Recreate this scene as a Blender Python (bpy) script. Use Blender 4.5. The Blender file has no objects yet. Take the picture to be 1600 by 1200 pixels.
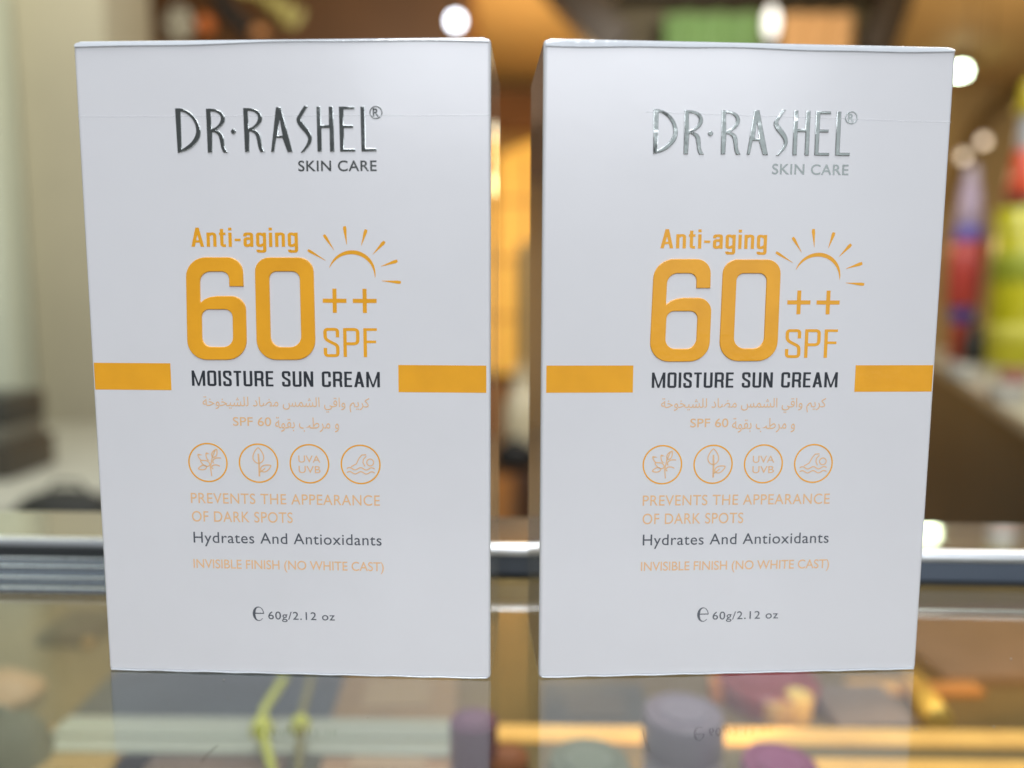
import bpy, bmesh, math, random
from mathutils import Vector, Matrix

random.seed(4)
sc = bpy.context.scene
COL = sc.collection

# ------------------------------------------------------------------ camera
TILT, ROLL, CAM_H, FPX = 0.11208, 0.00368, 0.08029, 1202.0
cam_data = bpy.data.cameras.new('camera')
cam = bpy.data.objects.new('camera', cam_data)
COL.objects.link(cam)
cam.matrix_world = Matrix.Translation((0, 0, CAM_H)) @ Matrix.Rotation(math.pi / 2 - TILT, 4, 'X') @ Matrix.Rotation(ROLL, 4, 'Z')
cam_data.sensor_width = 36
cam_data.lens = 36 * FPX / 1600
cam_data.clip_start = 0.01
cam_data.clip_end = 60
cam_data.dof.use_dof = True
cam_data.dof.focus_distance = 0.159
cam_data.dof.aperture_fstop = 5.2
sc.camera = cam

# ------------------------------------------------------------------ ambient light and lamps
world = bpy.data.worlds.new('World')
sc.world = world
world.use_nodes = True
bg = world.node_tree.nodes['Background']
bg.inputs[0].default_value = (0.80, 0.86, 0.90, 1)
bg.inputs[1].default_value = 0.13
sc.view_settings.view_transform = 'Standard'
sc.view_settings.look = 'None'
sc.view_settings.exposure = 0
sc.view_settings.gamma = 1


def lamp(name, kind, loc, power, col, size=0.1, size_y=None, target=None):
    d = bpy.data.lights.new(name, kind)
    d.energy = power
    d.color = col
    if kind == 'AREA':
        d.shape = 'RECTANGLE' if size_y else 'DISK'
        d.size = size
        if size_y:
            d.size_y = size_y
    else:
        d.shadow_soft_size = size
    o = bpy.data.objects.new(name, d)
    COL.objects.link(o)
    o.location = loc
    if target is not None:
        o.rotation_euler = (Vector(target) - Vector(loc)).to_track_quat('-Z', 'Y').to_euler()
    return o


# cool shop lighting behind and above the photographer, on the box fronts
lamp('shop_key_light', 'AREA', (0.25, -1.5, 1.15), 26, (0.90, 0.93, 1.0), 1.5, 0.9, (0, 0.16, 0.05))
# unseen area light added behind the camera to pale the right foil
lamp('foil_fill_light', 'AREA', (1.30, -2.5, 0.60), 3.0, (0.88, 0.97, 1.0), 1.1, 1.5, (0, 0.16, 0.05))
# unseen area light added overhead: brightens the top edges of the boxes
lamp('top_edge_light', 'AREA', (-0.05, 0.2, 1.3), 20, (0.95, 0.98, 1.0), 0.4, 1.7, (-0.05, 0.2, 0))
# warm shop lights further back
lamp('warm_ceiling_light', 'POINT', (0.15, 4.2, 0.8), 40, (1.0, 0.72, 0.38), 0.15)
lamp('warm_ceiling_light', 'POINT', (2.6, 3.9, 0.6), 30, (1.0, 0.78, 0.48), 0.2)
lamp('decor_fill_light', 'AREA', (0.9, 2.2, 1.3), 13, (1.0, 0.93, 0.8), 0.6, 0.3, (1.1, 3.4, 0.9))  # unseen lamp added to brighten the banners
lamp('decor_fill_light', 'AREA', (-0.6, 1.3, 1.25), 6, (1.0, 0.93, 0.8), 0.4, 0.3, (-0.9, 2.3, 0.9))  # unseen lamp added to brighten the garland
lamp('side_shop_light', 'AREA', (1.0, 0.8, 1.3), 14, (1.0, 0.96, 0.88), 0.6, 0.6, (1.0, 1.7, 0))
lamp('side_shop_light', 'AREA', (-1.0, 0.6, 1.0), 5, (0.97, 1.0, 0.86), 0.6, 0.6, (-1.2, 1.6, 0))


# ------------------------------------------------------------------ materials
def mat(name, col, rough=0.5, metal=0.0, coat=0.0, emit=None, strength=0.0, vary=0.0, vscale=20.0,
        bump=0.0, bscale=300.0, col2=None, stretch=None, spec=0.5, coat_rough=0.08):
    m = bpy.data.materials.new(name)
    m.use_nodes = True
    nt = m.node_tree
    b = nt.nodes['Principled BSDF']
    b.inputs['Base Color'].default_value = (*col, 1)
    b.inputs['Roughness'].default_value = rough
    b.inputs['Metallic'].default_value = metal
    b.inputs['Coat Weight'].default_value = coat
    b.inputs['Coat Roughness'].default_value = coat_rough
    b.inputs['Specular IOR Level'].default_value = spec
    if emit:
        b.inputs['Emission Color'].default_value = (*emit, 1)
        b.inputs['Emission Strength'].default_value = strength
    tc = nt.nodes.new('ShaderNodeTexCoord')
    src = tc.outputs['Object']
    if stretch:
        mp = nt.nodes.new('ShaderNodeMapping')
        mp.inputs['Scale'].default_value = stretch
        nt.links.new(src, mp.inputs[0])
        src = mp.outputs[0]
    if vary or col2:
        n = nt.nodes.new('ShaderNodeTexNoise')
        n.inputs['Scale'].default_value = vscale
        n.inputs['Detail'].default_value = 4
        nt.links.new(src, n.inputs['Vector'])
        r = nt.nodes.new('ShaderNodeValToRGB')
        r.color_ramp.elements[0].position = 0.35
        r.color_ramp.elements[1].position = 0.65
        c2 = col2 or tuple(min(1, c * (1 + vary)) for c in col)
        c1 = col if col2 else tuple(c * (1 - vary) for c in col)
        r.color_ramp.elements[0].color = (*c1, 1)
        r.color_ramp.elements[1].color = (*c2, 1)
        nt.links.new(n.outputs['Fac'], r.inputs[0])
        nt.links.new(r.outputs[0], b.inputs['Base Color'])
    if bump:
        n2 = nt.nodes.new('ShaderNodeTexNoise')
        n2.inputs['Scale'].default_value = bscale
        n2.inputs['Detail'].default_value = 3
        nt.links.new(src, n2.inputs['Vector'])
        bp = nt.nodes.new('ShaderNodeBump')
        bp.inputs['Strength'].default_value = bump
        bp.inputs['Distance'].default_value = 0.001
        nt.links.new(n2.outputs['Fac'], bp.inputs['Height'])
        nt.links.new(bp.outputs[0], b.inputs['Normal'])
        nt.links.new(bp.outputs[0], b.inputs['Coat Normal'])
    return m


def glass_mat(name, tint, gain=1.6):
    """thin clear sheet: Fresnel mirror on its outward faces, clear through"""
    m = bpy.data.materials.new(name)
    m.use_nodes = True
    nt = m.node_tree
    nt.nodes.remove(nt.nodes['Principled BSDF'])
    out = nt.nodes['Material Output']
    tr = nt.nodes.new('ShaderNodeBsdfTransparent')
    tr.inputs[0].default_value = (*tint, 1)
    gl = nt.nodes.new('ShaderNodeBsdfGlossy')
    nz = nt.nodes.new('ShaderNodeTexNoise')
    nz.inputs['Scale'].default_value = 22
    nz.inputs['Detail'].default_value = 6
    tcn = nt.nodes.new('ShaderNodeTexCoord')
    nt.links.new(tcn.outputs['Object'], nz.inputs['Vector'])
    mr = nt.nodes.new('ShaderNodeMapRange')
    mr.inputs['From Min'].default_value = 0.4
    mr.inputs['From Max'].default_value = 0.7
    mr.inputs['To Min'].default_value = 0.055
    mr.inputs['To Max'].default_value = 0.16
    nt.links.new(nz.outputs['Fac'], mr.inputs['Value'])
    nt.links.new(mr.outputs[0], gl.inputs['Roughness'])
    fr = nt.nodes.new('ShaderNodeFresnel')
    fr.inputs[0].default_value = 1.5
    geo = nt.nodes.new('ShaderNodeNewGeometry')
    inv = nt.nodes.new('ShaderNodeMath')
    inv.operation = 'SUBTRACT'
    inv.inputs[0].default_value = gain
    mul2 = nt.nodes.new('ShaderNodeMath')
    mul2.operation = 'MULTIPLY'
    mul2.inputs[1].default_value = gain
    nt.links.new(geo.outputs['Backfacing'], mul2.inputs[0])
    nt.links.new(mul2.outputs[0], inv.inputs[1])
    mul = nt.nodes.new('ShaderNodeMath')
    mul.operation = 'MULTIPLY'
    mul.use_clamp = True
    nt.links.new(fr.outputs[0], mul.inputs[0])
    nt.links.new(inv.outputs[0], mul.inputs[1])
    mx = nt.nodes.new('ShaderNodeMixShader')
    nt.links.new(mul.outputs[0], mx.inputs[0])
    nt.links.new(tr.outputs[0], mx.inputs[1])
    nt.links.new(gl.outputs[0], mx.inputs[2])
    nt.links.new(mx.outputs[0], out.inputs[0])
    return m


def film_mat(name, alpha, rough=0.12):
    """creased clear shrink film: mostly clear, part glossy white haze"""
    m = mat(name, (0.80, 0.84, 0.88), rough, coat=1.0, bump=0.15, bscale=500)
    b = m.node_tree.nodes['Principled BSDF']
    b.inputs['Alpha'].default_value = alpha
    return m


# ------------------------------------------------------------------ mesh helpers
class MB:
    """collects shapes for ONE mesh object"""
    def __init__(self):
        self.bm = bmesh.new()

    def box(self, c, s, rot=None, bevel=0.0, seg=2):
        r = bmesh.ops.create_cube(self.bm, size=1)
        vs = r['verts']
        for v in vs:
            v.co = Vector((v.co.x * s[0], v.co.y * s[1], v.co.z * s[2]))
        if bevel:
            es = list({e for v in vs for e in v.link_edges})
            rb = bmesh.ops.bevel(self.bm, geom=es + vs, offset=bevel, segments=seg, affect='EDGES', profile=0.6)
            vs = list({v for f in rb['faces'] for v in f.verts} | {v for v in vs if v.is_valid})
        M = (rot.to_4x4() if rot else Matrix.Identity(4))
        for v in vs:
            v.co = (M @ v.co.to_4d()).to_3d() + Vector(c)
        return self

    def lathe(self, prof, c=(0, 0, 0), n=32, rot=None, squash=1.0):
        c = Vector(c)
        rings = []
        for r, z in prof:
            ring = []
            for k in range(n):
                a = 2 * math.pi * k / n
                p = Vector((r * math.cos(a), r * math.sin(a) * squash, z))
                if rot:
                    p = rot @ p
                ring.append(self.bm.verts.new(p + c))
            rings.append(ring)
        for i in range(len(rings) - 1):
            for k in range(n):
                self.bm.faces.new((rings[i][k], rings[i][(k + 1) % n], rings[i + 1][(k + 1) % n], rings[i + 1][k]))
        self.bm.faces.new(rings[0][::-1])
        self.bm.faces.new(rings[-1])
        return self

    def tube(self, pts, rads, n=8):
        pts = [Vector(p) for p in pts]
        if not isinstance(rads, (list, tuple)):
            rads = [rads] * len(pts)
        rings = []
        for i, p in enumerate(pts):
            d = (pts[min(i + 1, len(pts) - 1)] - pts[max(i - 1, 0)]).normalized()
            up = Vector((0, 0, 1)) if abs(d.z) < 0.95 else Vector((1, 0, 0))
            a = d.cross(up).normalized()
            b = d.cross(a).normalized()
            rings.append([self.bm.verts.new(p + (a * math.cos(2 * math.pi * k / n) + b * math.sin(2 * math.pi * k / n)) * rads[i]) for k in range(n)])
        for i in range(len(rings) - 1):
            for k in range(n):
                self.bm.faces.new((rings[i][k], rings[i][(k + 1) % n], rings[i + 1][(k + 1) % n], rings[i + 1][k]))
        self.bm.faces.new(rings[0][::-1])
        self.bm.faces.new(rings[-1])
        return self

    def blob(self, c, s, sub=3, noise=0.0, seed=0):
        r = bmesh.ops.create_icosphere(self.bm, subdivisions=sub, radius=1)
        rnd = random.Random(seed)
        k = [rnd.uniform(2, 4) for _ in range(6)]
        for v in r['verts']:
            p = v.co
            f = 1 + noise * (math.sin(k[0] * p.x + k[3]) + math.sin(k[1] * p.y + k[4]) + math.sin(k[2] * p.z * 1.3 + k[5]))
            v.co = Vector((p.x * s[0] * f, p.y * s[1] * f, p.z * s[2] * f)) + Vector(c)
        return self

    def prism(self, outline, y0, y1):
        """outline in x,z; solid between depths y0 and y1"""
        a = [self.bm.verts.new((x, y0, z)) for x, z in outline]
        b = [self.bm.verts.new((x, y1, z)) for x, z in outline]
        n = len(a)
        self.bm.faces.new(a)
        self.bm.faces.new(b[::-1])
        for k in range(n):
            self.bm.faces.new((a[k], b[k], b[(k + 1) % n], a[(k + 1) % n]))
        return self

    def extrude_x(self, prof, x0, x1):
        """profile in y,z, run along x"""
        a = [self.bm.verts.new((x0, y, z)) for y, z in prof]
        b = [self.bm.verts.new((x1, y, z)) for y, z in prof]
        n = len(a)
        self.bm.faces.new(a)
        self.bm.faces.new(b[::-1])
        for k in range(n):
            self.bm.faces.new((a[k], b[k], b[(k + 1) % n], a[(k + 1) % n]))
        return self

    def build(self, name, m, parent=None, smooth=None, loc=None):
        bmesh.ops.recalc_face_normals(self.bm, faces=self.bm.faces)
        me = bpy.data.meshes.new(name)
        self.bm.to_mesh(me)
        self.bm.free()
        me.materials.append(m)
        if smooth is not None:
            for p in me.polygons:
                p.use_smooth = True
            try:
                me.set_sharp_from_angle(angle=math.radians(smooth))
            except Exception:
                pass
        o = bpy.data.objects.new(name, me)
        COL.objects.link(o)
        if parent:
            o.parent = parent
        if loc is not None:
            o.location = loc
        return o


def thing(name, label, cat, loc=(0, 0, 0), rotz=0.0, group=None):
    o = bpy.data.objects.new(name, None)
    o.empty_display_size = 0.05
    COL.objects.link(o)
    o.location = loc
    o.rotation_euler = (0, 0, rotz)
    return tag(o, label, cat, group)


def tag(o, label, cat, group=None):
    o['label'] = label
    o['category'] = cat
    if group:
        o['group'] = group
    return o


def struct(o):
    o['kind'] = 'structure'
    return o


def sight(px, py):
    """direction into the shop for a spot of the photograph"""
    u, v = px - 800, py - 600
    c, s = math.cos(ROLL), math.sin(ROLL)
    a = (c * u + s * v) / FPX
    b = (s * u - c * v) / FPX
    return Vector((a, math.cos(TILT) + math.sin(TILT) * b, -math.sin(TILT) + math.cos(TILT) * b))


def at_y(px, py, y):
    r = sight(px, py)
    return Vector((0, 0, CAM_H)) + r * (y / r.y)


def at_z(px, py, z):
    r = sight(px, py)
    return Vector((0, 0, CAM_H)) + r * ((z - CAM_H) / r.z)

# outlines in mm on the box front, measured from the design
GLYPH = {
 'D': [[[-21.25,117.2],[-21.08,117.2],[-20.87,117.2],[-20.63,117.21],[-20.38,117.2],[-20.12,117.18],[-19.87,117.13],[-19.62,117.05],[-19.35,116.96],[-19.07,116.85],[-18.8,116.72],[-18.54,116.57],[-18.29,116.42],[-18.06,116.24],[-17.83,116.06],[-17.62,115.85],[-17.42,115.64],[-17.23,115.41],[-17.06,115.18],[-16.91,114.94],[-16.77,114.68],[-16.65,114.41],[-16.55,114.14],[-16.46,113.88],[-16.38,113.65],[-16.33,113.44],[-16.28,113.25],[-16.26,113.07],[-16.25,112.9],[-16.25,112.72],[-16.27,112.54],[-16.29,112.34],[-16.33,112.14],[-16.38,111.93],[-16.45,111.72],[-16.54,111.51],[-16.64,111.31],[-16.77,111.1],[-16.92,110.89],[-17.09,110.67],[-17.27,110.46],[-17.47,110.26],[-17.67,110.08],[-17.87,109.9],[-18.08,109.73],[-18.3,109.58],[-18.54,109.43],[-18.79,109.29],[-19.06,109.16],[-19.38,109.03],[-19.75,108.92],[-20.13,108.82],[-20.5,108.73],[-20.84,108.64],[-21.1,108.57]],[[-20.15,116.61],[-20.02,116.57],[-19.86,116.53],[-19.68,116.47],[-19.48,116.41],[-19.29,116.33],[-19.11,116.24],[-18.92,116.12],[-18.73,115.98],[-18.54,115.83],[-18.35,115.66],[-18.18,115.49],[-18.02,115.31],[-17.88,115.13],[-17.75,114.93],[-17.63,114.73],[-17.53,114.53],[-17.44,114.32],[-17.36,114.11],[-17.3,113.9],[-17.25,113.69],[-17.22,113.47],[-17.2,113.26],[-17.19,113.05],[-17.19,112.85],[-17.2,112.66],[-17.23,112.49],[-17.27,112.32],[-17.32,112.15],[-17.38,111.98],[-17.46,111.8],[-17.56,111.62],[-17.67,111.44],[-17.79,111.25],[-17.93,111.07],[-18.07,110.89],[-18.22,110.73],[-18.37,110.57],[-18.54,110.43],[-18.71,110.28],[-18.88,110.15],[-19.06,110.02],[-19.23,109.9],[-19.4,109.78],[-19.59,109.66],[-19.77,109.55],[-19.94,109.45],[-20.1,109.36],[-20.22,109.28]]],
 'R': [[[-15.05,117.1],[-14.84,117.1],[-14.59,117.1],[-14.31,117.1],[-14.01,117.09],[-13.72,117.07],[-13.44,117.03],[-13.18,116.97],[-12.92,116.9],[-12.66,116.82],[-12.41,116.73],[-12.18,116.62],[-11.99,116.5],[-11.82,116.36],[-11.68,116.21],[-11.56,116.03],[-11.46,115.86],[-11.38,115.68],[-11.32,115.52],[-11.28,115.36],[-11.27,115.21],[-11.27,115.05],[-11.3,114.9],[-11.33,114.75],[-11.39,114.6],[-11.46,114.45],[-11.54,114.31],[-11.65,114.17],[-11.76,114.02],[-11.89,113.88],[-12.03,113.75],[-12.2,113.6],[-12.39,113.46],[-12.6,113.31],[-12.8,113.17],[-12.98,113.05],[-13.13,112.95],[-13.01,112.91],[-12.87,112.86],[-12.72,112.81],[-12.56,112.75],[-12.4,112.67],[-12.27,112.58],[-12.16,112.48],[-12.05,112.36],[-11.95,112.24],[-11.86,112.1],[-11.79,111.95],[-11.72,111.78],[-11.68,111.58],[-11.65,111.36],[-11.63,111.12],[-11.61,110.88],[-11.6,110.66],[-11.58,110.45],[-11.56,110.28],[-11.54,110.11],[-11.53,109.96],[-11.5,109.82],[-11.47,109.68],[-11.42,109.53],[-11.35,109.37],[-11.27,109.2],[-11.17,109.04],[-11.07,108.88],[-10.98,108.74],[-10.91,108.63],[-11.85,108.63],[-11.9,108.74],[-11.97,108.87],[-12.05,109.01],[-12.13,109.17],[-12.2,109.35],[-12.26,109.53],[-12.31,109.74],[-12.35,109.97],[-12.39,110.21],[-12.42,110.46],[-12.46,110.7],[-12.5,110.92],[-12.54,111.12],[-12.58,111.32],[-12.62,111.51],[-12.67,111.69],[-12.73,111.85],[-12.81,112.0],[-12.9,112.12],[-13.02,112.23],[-13.14,112.33],[-13.27,112.4],[-13.39,112.47],[-13.5,112.52],[-13.59,112.56],[-13.68,112.58],[-13.76,112.59],[-13.83,112.59],[-13.89,112.59],[-13.94,112.59],[-14.11,108.64],[-15.01,108.64]],[[-14.14,116.58],[-14.01,116.56],[-13.85,116.56],[-13.67,116.54],[-13.49,116.52],[-13.31,116.49],[-13.15,116.45],[-12.99,116.38],[-12.84,116.3],[-12.69,116.21],[-12.55,116.11],[-12.43,116.0],[-12.33,115.89],[-12.26,115.78],[-12.2,115.66],[-12.16,115.54],[-12.14,115.42],[-12.13,115.29],[-12.14,115.16],[-12.16,115.02],[-12.19,114.88],[-12.24,114.73],[-12.3,114.58],[-12.38,114.44],[-12.46,114.3],[-12.56,114.17],[-12.67,114.03],[-12.8,113.9],[-12.93,113.78],[-13.06,113.67],[-13.2,113.57],[-13.34,113.48],[-13.49,113.41],[-13.64,113.35],[-13.78,113.29],[-13.91,113.25],[-14.02,113.2]]],
 'R2': [[[-7.6,117.18],[-7.4,117.17],[-7.15,117.17],[-6.87,117.17],[-6.57,117.17],[-6.28,117.15],[-6.01,117.11],[-5.75,117.05],[-5.48,116.98],[-5.22,116.9],[-4.98,116.81],[-4.75,116.7],[-4.56,116.58],[-4.39,116.44],[-4.25,116.28],[-4.13,116.11],[-4.02,115.94],[-3.95,115.76],[-3.88,115.6],[-3.85,115.44],[-3.83,115.29],[-3.83,115.13],[-3.86,114.98],[-3.89,114.83],[-3.95,114.68],[-4.01,114.54],[-4.1,114.39],[-4.2,114.25],[-4.32,114.11],[-4.45,113.97],[-4.58,113.83],[-4.75,113.69],[-4.94,113.54],[-5.15,113.4],[-5.35,113.26],[-5.53,113.14],[-5.67,113.04],[-5.56,113.0],[-5.42,112.95],[-5.26,112.9],[-5.1,112.83],[-4.95,112.76],[-4.82,112.67],[-4.7,112.56],[-4.59,112.45],[-4.5,112.33],[-4.41,112.19],[-4.33,112.04],[-4.26,111.87],[-4.22,111.67],[-4.19,111.45],[-4.17,111.21],[-4.15,110.98],[-4.14,110.75],[-4.12,110.54],[-4.09,110.37],[-4.07,110.21],[-4.05,110.06],[-4.03,109.91],[-4.0,109.77],[-3.95,109.62],[-3.89,109.46],[-3.81,109.3],[-3.73,109.13],[-3.64,108.98],[-3.56,108.84],[-3.5,108.72],[-4.43,108.73],[-4.48,108.84],[-4.54,108.96],[-4.6,109.11],[-4.67,109.27],[-4.73,109.44],[-4.79,109.62],[-4.84,109.83],[-4.88,110.06],[-4.91,110.31],[-4.95,110.55],[-4.99,110.79],[-5.03,111.01],[-5.08,111.21],[-5.12,111.41],[-5.16,111.6],[-5.21,111.78],[-5.27,111.94],[-5.35,112.09],[-5.44,112.21],[-5.56,112.32],[-5.68,112.41],[-5.81,112.49],[-5.93,112.56],[-6.04,112.61],[-6.13,112.65],[-6.21,112.67],[-6.29,112.67],[-6.37,112.67],[-6.43,112.67],[-6.48,112.68],[-6.62,108.74],[-7.52,108.74]],[[-6.7,116.65],[-6.57,116.64],[-6.41,116.63],[-6.23,116.62],[-6.05,116.6],[-5.87,116.57],[-5.71,116.53],[-5.56,116.46],[-5.4,116.38],[-5.25,116.29],[-5.11,116.19],[-4.99,116.08],[-4.9,115.97],[-4.82,115.86],[-4.76,115.75],[-4.73,115.62],[-4.7,115.5],[-4.69,115.37],[-4.7,115.24],[-4.71,115.1],[-4.75,114.96],[-4.8,114.81],[-4.86,114.66],[-4.93,114.52],[-5.01,114.38],[-5.11,114.25],[-5.22,114.12],[-5.35,113.99],[-5.48,113.86],[-5.61,113.75],[-5.74,113.65],[-5.88,113.57],[-6.03,113.49],[-6.18,113.43],[-6.33,113.38],[-6.45,113.33],[-6.56,113.29]]],
 'dot': [[[-9.67,113.21],[-9.57,113.19],[-9.46,113.11],[-9.34,113.02],[-9.24,112.9],[-9.17,112.79],[-9.15,112.69],[-9.18,112.59],[-9.26,112.48],[-9.36,112.36],[-9.49,112.26],[-9.61,112.19],[-9.71,112.17],[-9.82,112.2],[-9.93,112.27],[-10.05,112.37],[-10.15,112.48],[-10.22,112.59],[-10.24,112.69],[-10.21,112.79],[-10.13,112.91],[-10.02,113.02],[-9.9,113.12],[-9.78,113.19]]],
 'A': [[[-1.05,117.29],[-0.0,117.28],[2.05,108.7],[1.02,108.71],[0.08,111.42],[-1.14,111.42],[-1.64,108.72],[-2.28,108.72]],[[-0.77,111.85],[0.12,111.85],[-0.39,115.0]]],
 'S': [[[4.59,117.56],[4.46,117.37],[4.3,117.14],[4.11,116.88],[3.93,116.61],[3.75,116.35],[3.6,116.11],[3.46,115.89],[3.31,115.68],[3.18,115.48],[3.07,115.29],[2.99,115.09],[2.96,114.89],[2.97,114.69],[3.02,114.49],[3.1,114.29],[3.2,114.08],[3.33,113.88],[3.47,113.67],[3.63,113.45],[3.83,113.22],[4.05,112.98],[4.27,112.75],[4.47,112.53],[4.64,112.32],[4.78,112.12],[4.91,111.94],[5.02,111.76],[5.1,111.58],[5.16,111.4],[5.19,111.21],[5.17,111.01],[5.12,110.8],[5.05,110.58],[4.95,110.36],[4.83,110.14],[4.7,109.92],[4.55,109.69],[4.37,109.45],[4.17,109.21],[3.97,108.98],[3.79,108.77],[3.65,108.6],[4.22,108.6],[4.4,108.79],[4.63,109.03],[4.88,109.29],[5.13,109.56],[5.36,109.83],[5.54,110.07],[5.67,110.29],[5.78,110.5],[5.87,110.7],[5.93,110.89],[5.97,111.09],[5.99,111.3],[5.98,111.51],[5.95,111.72],[5.9,111.94],[5.82,112.16],[5.72,112.38],[5.61,112.62],[5.45,112.87],[5.25,113.14],[5.03,113.42],[4.81,113.69],[4.6,113.94],[4.43,114.15],[4.3,114.32],[4.17,114.46],[4.06,114.58],[3.97,114.69],[3.91,114.81],[3.88,114.95],[3.9,115.1],[3.95,115.26],[4.02,115.42],[4.12,115.59],[4.24,115.78],[4.36,115.98],[4.5,116.21],[4.68,116.48],[4.86,116.76],[5.05,117.03],[5.22,117.27],[5.35,117.46]]],
 'H': [[[7.0,117.36],[7.89,117.36],[7.87,113.83],[9.39,113.82],[9.44,117.35],[10.36,117.34],[10.39,108.73],[9.5,108.74],[9.51,113.27],[7.92,113.28],[7.9,108.74],[7.01,108.75]]],
 'E': [[[11.44,117.34],[14.54,117.32],[14.53,116.8],[12.38,116.81],[12.35,113.8],[14.22,113.79],[14.21,113.25],[12.37,113.26],[12.35,109.28],[14.57,109.27],[14.56,108.75],[11.51,108.76]]],
 'L': [[[15.68,117.31],[16.63,117.3],[16.67,109.35],[18.77,109.34],[18.76,108.76],[15.77,108.77]]],
 'reg_ring': [[[20.05,116.16],[20.02,115.92],[19.94,115.69],[19.82,115.47],[19.66,115.29],[19.46,115.13],[19.23,115.02],[18.99,114.95],[18.73,114.93],[18.48,114.95],[18.24,115.02],[18.02,115.14],[17.82,115.3],[17.67,115.49],[17.55,115.7],[17.48,115.94],[17.46,116.18],[17.49,116.42],[17.57,116.65],[17.69,116.87],[17.85,117.05],[18.05,117.21],[18.28,117.32],[18.52,117.39],[18.77,117.41],[19.03,117.39],[19.27,117.32],[19.49,117.2],[19.68,117.04],[19.84,116.85],[19.96,116.64],[20.03,116.41]],[[19.83,116.16],[19.8,115.96],[19.74,115.77],[19.64,115.59],[19.5,115.44],[19.34,115.31],[19.15,115.22],[18.95,115.16],[18.74,115.14],[18.53,115.16],[18.33,115.22],[18.14,115.32],[17.98,115.45],[17.85,115.6],[17.75,115.78],[17.7,115.98],[17.68,116.18],[17.7,116.38],[17.77,116.57],[17.87,116.75],[18.01,116.9],[18.17,117.03],[18.36,117.12],[18.56,117.18],[18.77,117.2],[18.98,117.18],[19.18,117.12],[19.36,117.02],[19.52,116.89],[19.65,116.74],[19.75,116.56],[19.81,116.37]]],
 'arc': [[[8.81,86.08],[8.93,86.43],[9.08,86.77],[9.25,87.1],[9.45,87.41],[9.67,87.71],[9.91,87.99],[10.18,88.26],[10.47,88.5],[10.77,88.72],[11.09,88.91],[11.42,89.08],[11.76,89.23],[12.12,89.35],[12.48,89.44],[12.85,89.5],[13.22,89.53],[13.59,89.54],[13.96,89.52],[14.33,89.47],[14.69,89.39],[15.04,89.29],[15.38,89.15],[15.72,88.99],[16.03,88.81],[16.33,88.6],[16.62,88.37],[16.88,88.12],[17.12,87.85],[17.34,87.56],[17.54,87.25],[17.71,86.93],[17.85,86.6],[17.97,86.25],[18.05,85.9],[18.11,85.54],[18.14,85.18],[18.15,84.81],[18.12,84.45],[18.06,84.09],[18.02,84.09],[17.97,84.46],[17.92,84.82],[17.85,85.16],[17.76,85.49],[17.65,85.81],[17.51,86.12],[17.36,86.41],[17.19,86.69],[17.01,86.95],[16.81,87.2],[16.59,87.42],[16.36,87.64],[16.12,87.83],[15.86,88.01],[15.6,88.16],[15.33,88.3],[15.05,88.43],[14.76,88.53],[14.46,88.61],[14.17,88.68],[13.86,88.72],[13.56,88.75],[13.25,88.75],[12.94,88.74],[12.63,88.71],[12.32,88.65],[12.01,88.58],[11.7,88.48],[11.4,88.37],[11.1,88.23],[10.81,88.07],[10.53,87.89],[10.26,87.69],[10.0,87.47],[9.75,87.22],[9.51,86.96],[9.29,86.68],[9.08,86.38],[8.86,86.07]]],
 'ray0': [[[4.43,89.38],[4.96,89.01],[6.43,88.3],[8.08,87.48],[8.12,87.54],[6.6,88.57],[5.27,89.5],[4.68,89.78]]],
 'ray1': [[[7.66,92.45],[7.92,91.94],[8.83,90.82],[9.84,89.55],[9.89,89.59],[9.13,91.01],[8.47,92.29],[8.1,92.73]]],
 'ray2': [[[11.78,94.23],[11.77,93.65],[12.08,92.22],[12.41,90.61],[12.47,90.62],[12.46,92.27],[12.47,93.73],[12.34,94.3]]],
 'ray3': [[[16.14,93.71],[15.9,93.23],[15.65,91.93],[15.34,90.47],[15.4,90.45],[16.02,91.82],[16.58,93.03],[16.67,93.55]]],
 'ray4': [[[19.87,91.46],[19.44,91.11],[18.6,89.99],[17.64,88.75],[17.69,88.71],[18.88,89.74],[19.95,90.64],[20.28,91.09]]],
 'ray5': [[[22.52,87.74],[21.96,87.63],[20.68,87.04],[19.23,86.39],[19.25,86.33],[20.8,86.68],[22.18,86.98],[22.69,87.22]]],
 'ray6': [[[23.28,83.45],[22.68,83.56],[21.11,83.54],[19.36,83.53],[19.35,83.47],[21.08,83.19],[22.62,82.92],[23.23,82.94]]],
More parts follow.
